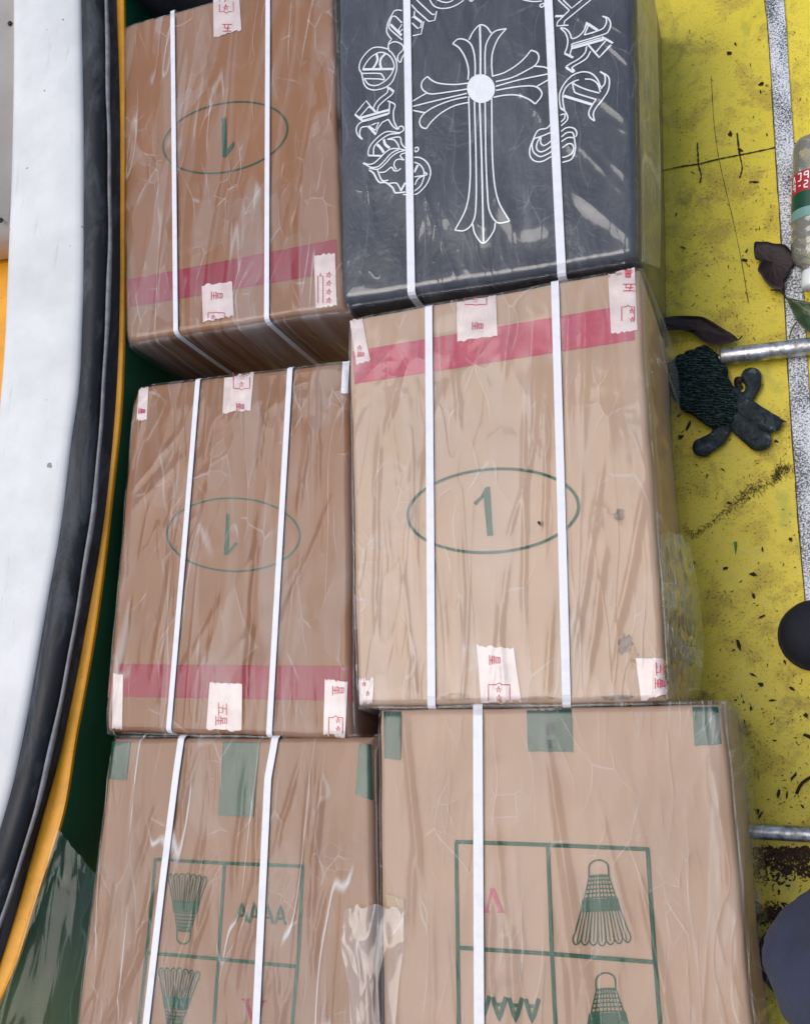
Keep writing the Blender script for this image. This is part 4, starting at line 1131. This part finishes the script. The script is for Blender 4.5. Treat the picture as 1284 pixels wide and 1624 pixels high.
# ------------------------------------------------------------------ glove
def mat_glove():
    a = NT('dark_green_knit')
    wv = a.n('ShaderNodeTexWave', bands_direction='Y'); wv.inputs['Scale'].default_value = 80; wv.inputs['Distortion'].default_value = 9; wv.inputs['Detail'].default_value = 3; wv.inputs['Detail Scale'].default_value = 3
    a.l(a.coords((.35, 1, .3), (0, 0, .42)), wv.inputs['Vector'])
    n = a.noise(a.coords(), 300, 3)
    c = a.mix(a.ramp(wv.outputs['Fac'], [(0.55, 0.0), (0.95, 1.0)]), (0.004, 0.009, 0.009), (0.045, 0.085, 0.070))
    c = a.mix(a.ramp(n, [(0.6, 0), (0.8, .5)]), c, (0.06, 0.09, 0.08))
    a.principled(c, 0.9, a.bump(a.math('ADD', wv.outputs['Fac'], n), 0.9, 0.002), spec=0.2)
    return a.m
def mat_coat():
    a = NT('rubber_finger_coating'); n = a.noise(a.coords(), 45, 5, .7)
    c = a.ramp(n, [(0.45, (0.006, 0.013, 0.014)), (0.58, (0.022, 0.038, 0.040)), (0.7, (0.16, 0.19, 0.2))])
    a.principled(c, 0.6, a.bump(n, 0.9, 0.006)); return a.m
g = lambda x, y, z: at(1000 + x / 4.274, 380 + y / 4.274, z)
ge = empty('work_glove', g(500, 1000, 0) , 'dark green knitted work glove lying on the yellow deck beside the big carton', 'glove')
k = 0.0011 / 4.274
zz = .024
pal = []
for (x0, y0, x1, y1, r0, r1) in ((290, 870, 400, 1100, 55, 70), (350, 830, 480, 1100, 60, 75), (410, 800, 560, 1060, 60, 75), (470, 765, 590, 900, 50, 60), (400, 1080, 560, 1210, 70, 60),
                                 (480, 1060, 640, 1150, 80, 70), (560, 980, 660, 1080, 70, 55), (520, 850, 620, 1000, 60, 60), (265, 870, 330, 1040, 42, 50), (490, 745, 545, 800, 38, 45), (600, 1130, 640, 1200, 60, 55)):
    pal.append((g(x0, y0, zz), r0 * k, g(x1, y1, zz), r1 * k))
z0c = zz
fl = lambda a: np.column_stack([a[:, 0], a[:, 1], np.maximum(.002, .021 + (a[:, 2] - z0c) * .5 + .010 * (fbm(a[:, 0] * 30, a[:, 1] * 34, 4) - .45) + .0005 * np.sin(1500 * (a[:, 0] * -.40 + a[:, 1] * .91) + 3 * fbm(a[:, 0] * 30, a[:, 1] * 30, 2)))])
capsules('glove_palm', pal, .0016, mat_glove(), ge, 2, fl)
gc = mat_coat()
fl2 = lambda a: np.column_stack([a[:, 0], a[:, 1], np.maximum(.002, .014 + (a[:, 2] - z0c) * .5 + .012 * (fbm(a[:, 0] * 55, a[:, 1] * 55, 4) - .45))])
for i, ch in enumerate(([(560, 1180, 80), (625, 1250, 52), (580, 1335, 54), (480, 1395, 62)], [(620, 1120, 85), (700, 1210, 64), (790, 1290, 64), (865, 1345, 72)], [(650, 1060, 85), (760, 1120, 66), (860, 1185, 58), (950, 1235, 60), (1010, 1215, 14), (1050, 1225, 6)], [(640, 1050, 60), (750, 1070, 40), (800, 1040, 36), (828, 970, 46), (812, 915, 62)])):
    caps = [(g(a[0], a[1], zz), a[2] * k, g(b[0], b[1], zz), b[2] * k) for a, b in zip(ch[:-1], ch[1:])]
    capsules('glove_finger', caps, .0018, gc, ge, 3, fl2)

# ------------------------------------------------------------------ leaves
def leaf(name, outline, label, mat, z=.006, curl=.02, stem=None, group=None, cat='leaf', mid=None):
    c = Vector((sum(p[0] for p in outline) / len(outline), sum(p[1] for p in outline) / len(outline), 0))
    O3 = catmull([(x, y, 0) for x, y in outline], 4, True)
    V = [at(c.x, c.y, z)]; F = []; rings = 6; n = len(O3)
    for r in range(1, rings + 1):
        t = r / rings
        for i, p in enumerate(O3):
            q = c.lerp(p, t)
            h = z + curl * (t ** 2) * (float(vnoise(np.array(i * 5. / n + c.x), np.array(t * 1.5 + c.y))) ) + .0015 * random.random()
            V.append(at(q.x, q.y, h))
    for i in range(n):
        F.append((0, 1 + i, 1 + (i + 1) % n))
    for r in range(rings - 1):
        for i in range(n):
            a = 1 + r * n + i; b = 1 + r * n + (i + 1) % n
            F.append((a, a + n, b + n, b))
    # a little thickness
    bm = bmesh.new(); vs = [bm.verts.new(v) for v in V]
    for f in F: bm.faces.new([vs[i] for i in f])
    bmesh.ops.recalc_face_normals(bm, faces=bm.faces)
    bmesh.ops.solidify(bm, geom=list(bm.faces), thickness=.0006)
    me = bpy.data.meshes.new(name); bm.to_mesh(me); bm.free()
    me.polygons.foreach_set('use_smooth', [True] * len(me.polygons))
    e = empty(name, at(c.x, c.y, 0), label, cat, group)
    link('leaf_blade', me, mat, e)
    for s_ in (stem or []):
        P = catmull([(x, y, 0) for x, y in s_], 4)
        P = [at(p.x, p.y, z + .004) for p in P]
        tube_obj('leaf_stem', P, .0012, mat, e, 8)
    return e
O = lambda p: cv(p, 1180, 180, 4.27)
leaf('dead_leaf', O([(65, 875), (110, 868), (155, 868), (200, 880), (265, 885), (300, 915), (330, 950), (345, 1010), (310, 1060), (300, 1090), (265, 1130), (260, 1190), (200, 1185), (150, 1150), (110, 1090), (90, 1060), (105, 1010), (125, 985), (90, 990), (68, 970)]),
     'torn dark brown leaf lying half over the metal strip beside the bottle', M['leafdark'], .012, .012, [O([(255, 1190), (265, 1230), (292, 1262)]), O([(175, 1195), (230, 1200), (262, 1225)])])
leaf('green_leaf', O([(290, 1255), (360, 1262), (444, 1278), (540, 1300), (620, 1380), (560, 1480), (470, 1500), (420, 1470), (360, 1415), (320, 1340)]),
     'dull green leaf on the metal strip above the pipe', M['leafgreen'], .016, .012, [O([(352, 1412), (320, 1460), (302, 1525)])])
O = lambda p: cv(p, 1000, 380, 4.274)
leaf('dead_leaf', O([(150, 552), (220, 530), (300, 517), (400, 516), (480, 522), (540, 550), (620, 600), (700, 650), (715, 680), (650, 705), (580, 715), (520, 705), (470, 680), (420, 640), (330, 612), (230, 617), (165, 602)]),
     'long dark curled leaf lying between the big carton and the glove', M['leafdark'], .012, .03, [O([(712, 684), (735, 672), (752, 652)])])
leaf('dead_leaf', [(1164, 600), (1171, 597), (1178, 600), (1174, 608), (1178, 614), (1168, 618), (1163, 610)], 'tiny torn black leaf scrap beside the glove fingers', M['leafdark'], .004, .006)

# crumbs of dry leaf
crumbs = [(1155, 85, 9), (1165, 70, 6), (1158, 213, 11), (1172, 238, 8), (1207, 133, 9), (1040, 163, 6), (1072, 340, 8), (1081, 393, 10), (1183, 398, 7), (1181, 413, 9), (1196, 289, 10), (1215, 214, 4), (1205, 146, 5),
    (1155, 798, 7), (1150, 901, 7), (1194, 945, 10), (1207, 978, 10), (1171, 1022, 12), (1162, 1031, 5), (1244, 1050, 6), (1223, 1111, 10), (1256, 1093, 7), (1277, 1134, 8), (1257, 1232, 10), (1271, 1278, 8), (1234, 1258, 11), (1247, 1262, 10), (1199, 1287, 11), (1205, 1293, 10),
    (1228, 1174, 6), (1282, 1168, 14), (1208, 870, 7), (1194, 912, 8), (1252, 855, 6), (1120, 756, 10), (1075, 660, 9), (1091, 676, 11), (1078, 695, 12), (1051, 562, 9), (1166, 1110, 6), (1190, 1124, 6), (1180, 1145, 5), (1192, 1070, 9), (1205, 1085, 8),
    (1145, 745, 6), (1104, 738, 4), (1230, 700, 6), (855, 830, 6)]
CR = []
for i, (x, y, s_) in enumerate(crumbs):
    r = random.Random(i * 7)
    on_box = (x, y) == (855, 830)
    z = .335 + .006 if on_box else .001
    n = r.randint(4, 6); asp = r.uniform(.3, .7); rot = r.uniform(0, 6.28)
    if s_ > 9 and r.random() < .4: asp = .25
    V = []; c0 = at(x, y, z)
    sc_ = s_ * .0011 * .6
    for k2 in range(n):
        q = 2 * math.pi * k2 / n; rr = sc_ * r.uniform(.45, 1.35)
        X, Y = rr * math.cos(q), rr * math.sin(q) * asp
        V.append(Vector((c0.x + X * math.cos(rot) - Y * math.sin(rot), c0.y + X * math.sin(rot) + Y * math.cos(rot), z + .0015 + r.uniform(0, .002))))
    m = len(V)
    V += [Vector((v.x, v.y, z)) for v in V[:m]]
    F = [tuple(range(m)), tuple(range(2 * m - 1, m - 1, -1))] + [(k2, k2 + m, (k2 + 1) % m + m, (k2 + 1) % m) for k2 in range(m)]
    o = recenter(mk('leaf_crumb', V, F, M['crumb']))
    if on_box: tag(o, 'tiny dark crumb lying on the film inside the green ellipse', 'crumb')
    else: tag(o, 'small dark crumb of dry leaf lying on the yellow deck', 'crumb', 'leaf crumbs scattered on the deck')
o = recenter(mk('grass_blade', [at(1162.5, 859, .002), at(1168, 859, .002), at(1167, 870, .004), at(1165.5, 880, .002), at(1164, 870, .003)], [(0, 4, 3, 2, 1)], M['grass']))
tag(o, 'short fresh green blade on the yellow deck', 'grass blade')
tw = [at(x, y, .005) for x, y in ((1262, 1259), (1266, 1249), (1272, 1241), (1279, 1236), (1290, 1230))]
tag(recenter(tube_obj('twig', tw, .0022, M['crumb'], None, 8)), 'thin dark twig on the deck near the right edge', 'twig')
# fibrous dirt line + specks
r = random.Random(5); V = []; F = []
path = catmull([(1083, 836, 0), (1100, 846, 0), (1118, 838, 0), (1135, 823, 0), (1150, 812, 0), (1165, 800, 0), (1176, 788, 0), (1190, 778, 0), (1210, 770, 0), (1226, 764, 0), (1231, 752, 0), (1240, 744, 0), (1256, 744, 0)], 14)
def fibre(x, y, L, ang, wd):
    P = []; a = ang
    for q in range(5):
        P.append(at(x, y, .0012 + .003 * r.random())); a += r.gauss(0, .5); x += L / 4 * math.cos(a); y += L / 4 * math.sin(a)
    v, f = ribbon(P, wd); o = len(V); V.extend(v); F.extend([tuple(i + o for i in q) for q in f])
for i, p in enumerate(path):
    thick = 1 + 1.6 * math.exp(-((i - 95) / 14) ** 2) + 2.5 * math.exp(-((i - 150) / 14) ** 2)
    for _ in range(int(2.2 * thick)):
        fibre(p.x + r.gauss(0, 2.6 * thick ** .5), p.y + r.gauss(0, 3.0 * thick ** .5), r.uniform(3, 8), r.uniform(0, 6.28), r.uniform(.0002, .0007))
for _ in range(1500):                     # small hairs and scuffs all over
    x = r.uniform(1030, 1283); y = r.uniform(0, 1600)
    dens = 0.15 + .85 * float(fbm(np.array(x * .02), np.array(y * .012), 3) > .5)
    if y > 1080: dens = 1.0
    if y < 250: dens *= .5
    if r.random() > dens: continue
    fibre(x, y, r.uniform(1.5, 6), r.uniform(0, 6.28), r.uniform(.0004, .0013))
for _ in range(500):                      # dirt packed below the lower pipe
    x = r.uniform(1195, 1284); y = 1345 + abs(r.gauss(0, 16)) + (25 if r.random() < .3 else 0)
    fibre(x, y, r.uniform(3, 10), r.uniform(0, 6.28), r.uniform(.001, .0035))
for _ in range(260):
    x = r.uniform(1196, 1250); y = r.gauss(1450, 8)
    fibre(x, y, r.uniform(3, 9), r.uniform(0, 6.28), r.uniform(.001, .0035))
o = mk('dirt_fibres', V, F, M['fibre'])
tag(o, 'fine brown hairs and specks of dirt over the yellow deck', 'dirt', kind='stuff')

# ------------------------------------------------------------------ bottle
def lathe(name, prof, A, ax, mat, parent, seg=40):
    up = Vector((0, 0, 1)); s = ax.cross(up).normalized()
    V = []; F = []
    for (t, rr) in prof:
        for k2 in range(seg):
            q = 2 * math.pi * k2 / seg
            V.append(A + ax * t + (s * math.cos(q) + up * math.sin(q)) * rr)
    for i in range(len(prof) - 1):
        for k2 in range(seg):
            b = (k2 + 1) % seg
            F.append((i * seg + k2, i * seg + b, (i + 1) * seg + b, (i + 1) * seg + k2))
    o = mk(name, V, F, mat, parent, True)
    bm = bmesh.new(); bm.from_mesh(o.data); bmesh.ops.recalc_face_normals(bm, faces=bm.faces); bm.to_mesh(o.data); bm.free()
    return o
br = 0.033
A0 = at(1291, 222, br + .004); A1 = at(1287, 455, br + .004)
ax = (A1 - A0).normalized(); L = (A1 - A0).length
be = empty('plastic_bottle', (A0.x, A0.y, 0), 'clear plastic bottle with red and green label and white cap lying at the right edge', 'bottle')
def mat_pet():
    a = NT('clear_bottle_plastic')
    tr = a.n('ShaderNodeBsdfTransparent'); tr.inputs[0].default_value = (.93, .94, .92, 1)
    gl = a.n('ShaderNodeBsdfGlossy'); gl.inputs['Roughness'].default_value = .06
    n = a.noise(a.coords(), 40, 3); nr = a.bump(n, .6, .004); a.l(nr, gl.inputs['Normal'])
    df = a.n('ShaderNodeBsdfDiffuse'); df.inputs[0].default_value = (.70, .68, .58, 1)
    m0 = a.n('ShaderNodeMixShader'); m0.inputs[0].default_value = .3; a.l(tr.outputs[0], m0.inputs[1]); a.l(df.outputs[0], m0.inputs[2])
    fr = a.n('ShaderNodeFresnel'); fr.inputs['IOR'].default_value = 1.55; a.l(nr, fr.inputs['Normal'])
    m = a.n('ShaderNodeMixShader'); a.l(a.math('MULTIPLY', fr.outputs[0], 1.6, True), m.inputs[0]); a.l(m0.outputs[0], m.inputs[1]); a.l(gl.outputs[0], m.inputs[2])
    a.l(m.outputs[0], a.out.inputs[0]); return a.m
prof = [(0, .004), (.001, .022), (.006, br - .004), (.014, br)]
t = .02
while t < L * .78:
    prof.append((t, br - (.0016 if int(t / .009) % 2 and t > L * .55 else 0))); t += .0045
prof += [(L * .80, br - .002), (L * .84, br * .8), (L * .88, .016), (L * .90, .0135), (L * .93, .0135), (L * .97, .0125)]
lathe('bottle_body', prof, A0, ax, mat_pet(), be)
def band(name, t0, t1, mat): return lathe(name, [(L * t0, br + .0004), (L * (t0 + t1) / 2, br + .0005), (L * t1, br + .0004)], A0, ax, mat, be)
lr = band('red_label', .27, .41, mat_plain('red_label_film', (.42, .03, .04), .35, .1, 60))
band('green_label', .4105, .52, mat_plain('green_label_film', (.012, .075, .04), .35, .1, 60))
band('teal_label', .5205, .585, mat_plain('teal_label_film', (.18, .34, .30), .35, .1, 60))
# lettering curved round the red label
V = []; F = []
up = Vector((0, 0, 1)); s_ax = ax.cross(up).normalized()
def lab(u, v):      # u: angle, v: along
    q = u; return A0 + ax * (L * v) + (s_ax * math.cos(q) + up * math.sin(q)) * (br + .0012)
LET = [[(0, 1), (0, 0), (.7, .1), (.7, .45), (0, .5)], [(.7, 0), (.1, .1), (.1, .45), (.7, .55), (.7, .9), (0, 1)], [(.7, 0), (0, 0), (0, 1), (.7, 1)], [(0, .5), (.5, .5)], [(0, 1), (.35, 0), (.7, 1)]]
for row, (v0, vh) in enumerate(((.285, .05), (.345, .05))):
    for ci in range(9):
        st_ = LET[(ci * 2 + row) % len(LET)]
        pts = [lab(math.pi * (.97 - .11 * ci - .08 * x) if True else 0, v0 + vh * y) for x, y in st_]
        for a_, b_ in zip(pts[:-1], pts[1:]):
            d = (b_ - a_).normalized(); nrm = (a_ - (A0 + ax * (a_ - A0).dot(ax))).normalized(); sd_ = d.cross(nrm) * .0010
            o = len(V); V += [a_ + sd_, a_ - sd_, b_ - sd_, b_ + sd_]; F.append((o, o + 1, o + 2, o + 3))
mk('label_lettering', V, F, M['pwhite'], lr)
capp = [(L * .90, .004), (L * .90, .0150), (L * .915, .0162), (L * .995, .0162), (L * 1.01, .0150), (L * 1.012, .0)]
lathe('bottle_cap', capp, A0, ax, M['cap'], be)

# ------------------------------------------------------------------ person standing at the right edge
toe = at(1292, 1006, .03)
kn = at(1378, 1540, .50)
pe = empty('person', (toe.x + .25, (toe.y + kn.y) / 2, 0), 'person in navy trousers and black shoes standing at the right edge', 'person')
px0 = toe.x
hipc = Vector((px0 + .47, (toe.y + kn.y) / 2 + .01, .90))
rh = hipc + Vector((0, .09, 0)); lh = hipc + Vector((0, -.09, 0))
rk = Vector((px0 + .20, toe.y + .0, .48)); ra = Vector((px0 + .19, toe.y, .09))
ltoe = at(1262, 1530, .03); la = Vector((ltoe.x + .17, ltoe.y + .01, .09))
chest = Vector((px0 + .44, hipc.y, 1.22)); neck = Vector((px0 + .39, hipc.y, 1.42)); head = Vector((px0 + .33, hipc.y, 1.54))
rs_ = chest + Vector((-.02, .17, .12)); ls_ = chest + Vector((-.02, -.17, .12))
re_ = Vector((px0 + .30, hipc.y + .27, 1.10)); le_ = Vector((px0 + .30, hipc.y - .27, 1.10))
rw = Vector((.14, .10, 1.42)); lw = Vector((.14, -.12, 1.42))
body = [(rh, .08, rk, .052), (rk, .05, ra, .036), (lh, .08, kn, .052), (kn, .05, la, .036), (ra, .036, ra + Vector((-.10, 0, -.045)), .03), (la, .036, la + Vector((-.10, 0, -.045)), .03),
        (hipc + Vector((0, .05, 0)), .11, chest + Vector((0, .06, 0)), .11), (hipc - Vector((0, .05, 0)), .11, chest - Vector((0, .06, 0)), .11), (chest, .11, neck, .055), (neck, .055, head, .06), (head, .078, head + Vector((.02, 0, .06)), .088),
        (head + Vector((-.07, 0, .0)), .012, head + Vector((-.085, 0, -.01)), .013), (rs_, .052, re_, .042), (re_, .042, rw, .028), (ls_, .052, le_, .042), (le_, .042, lw, .028), (chest + Vector((0, .08, .1)), .07, rs_, .055), (chest + Vector((0, -.08, .1)), .07, ls_, .055)]
for wv_, sg in ((rw, 1), (lw, -1)):
    palm = wv_ + Vector((-.055, -.02 * sg, .07))
    body.append((wv_, .024, palm, .03))
    for q in range(4):
        b0 = palm + Vector((0, (-.024 + .016 * q) * sg, .02)); b1 = b0 + Vector((-.02, 0, .03)); b2 = b1 + Vector((.004, -.01 * sg, .022 - .003 * abs(q - 1.5)))
        body += [(b0, .009, b1, .0085), (b1, .0085, b2, .0075)]
    body += [(palm + Vector((.0, -.02 * sg, -.01)), .011, palm + Vector((-.03, -.045 * sg, .01)), .009)]
capsules('body', body, .009, M['skin'], pe, 2)
hr = capsules('hair', [(head + Vector((.035, 0, .045)), .088, head + Vector((.03, 0, .085)), .080)], .01, M['hair'], pe, 2)
def wr_(a):
    rd = lambda x, y: (1 - np.abs(2 * fbm(x, y, 3) - .85)) ** 3
    w1 = rd(a[:, 1] * 9 + a[:, 2] * 4, a[:, 2] * 13 + a[:, 0] * 5); w2 = rd(a[:, 0] * 11 + 4, a[:, 2] * 10 + a[:, 1] * 8)
    return a + np.column_stack([-.014 * w1, .014 * (w2 - .3), .012 * (rd(a[:, 0] * 12 + a[:, 1] * 5, a[:, 1] * 9) - .3)])
capsules('trousers', [(rh, .115, rk, .080), (rk, .078, ra + Vector((0, 0, .03)), .06), (lh, .115, kn, .085), (kn, .083, la + Vector((0, 0, .03)), .06), (kn + Vector((.02, -.03, .0)), .085, kn + Vector((.06, -.01, -.12)), .072), (hipc + Vector((0, .05, 0)), .125, hipc + Vector((0, .05, .08)), .12), (hipc - Vector((0, .05, 0)), .125, hipc + Vector((0, -.05, .08)), .12)], .007, M['trousers'], pe, 3, wr_)
capsules('shirt', [(hipc + Vector((0, .05, .06)), .128, chest + Vector((0, .06, 0)), .128), (hipc + Vector((0, -.05, .06)), .128, chest + Vector((0, -.06, 0)), .128), (chest + Vector((0, .08, .09)), .085, rs_, .068), (chest + Vector((0, -.08, .09)), .085, ls_, .068), (rs_, .068, re_, .056), (re_, .056, re_.lerp(rw, .7), .045), (ls_, .068, le_, .056), (le_, .056, le_.lerp(lw, .7), .045), (chest, .12, neck + Vector((.01, 0, -.03)), .07)], .010, M['shirt'], pe, 3, wr_)
shf = lambda a: np.column_stack([a[:, 0], a[:, 1] + .002 * (fbm(a[:, 0] * 30, a[:, 2] * 30, 3) - .45), np.where(a[:, 2] < .03, np.maximum(a[:, 2], .004), .03 + (a[:, 2] - .03) * (.62 + .38 * np.clip((a[:, 0] - px0 - .08) / .08, 0, 1)) + .004 * (fbm(a[:, 0] * 25, a[:, 1] * 40, 3) - .45))])
for an, tp in ((ra, Vector((toe.x + .0, toe.y, .03))), (la, Vector((ltoe.x, ltoe.y, .03)))):
    hl = Vector((an.x + .055, an.y, .04))
    capsules('shoe', [(tp, .050, tp + Vector((.07, -.004, .004)), .056), (tp + Vector((.0, .006, -.004)), .046, tp + Vector((.08, .0, 0)), .052), (tp + Vector((.07, .006, .004)), .050, hl, .040), (tp + Vector((.10, 0, .015)), .045, an + Vector((0, 0, -.01)), .045), (hl, .04, an + Vector((.01, 0, -.01)), .045)], .004, M['shoe'], pe, 4, shf)
    sole = lambda a: np.column_stack([a[:, 0], a[:, 1], np.clip(.009 + (a[:, 2] - .03) * .35, .001, .016)])
    capsules('shoe_sole', [(tp, .053, tp + Vector((.07, -.004, .0)), .059), (tp + Vector((.07, .0, .0)), .058, hl, .044)], .004, M['sole'], pe, 3, sole)
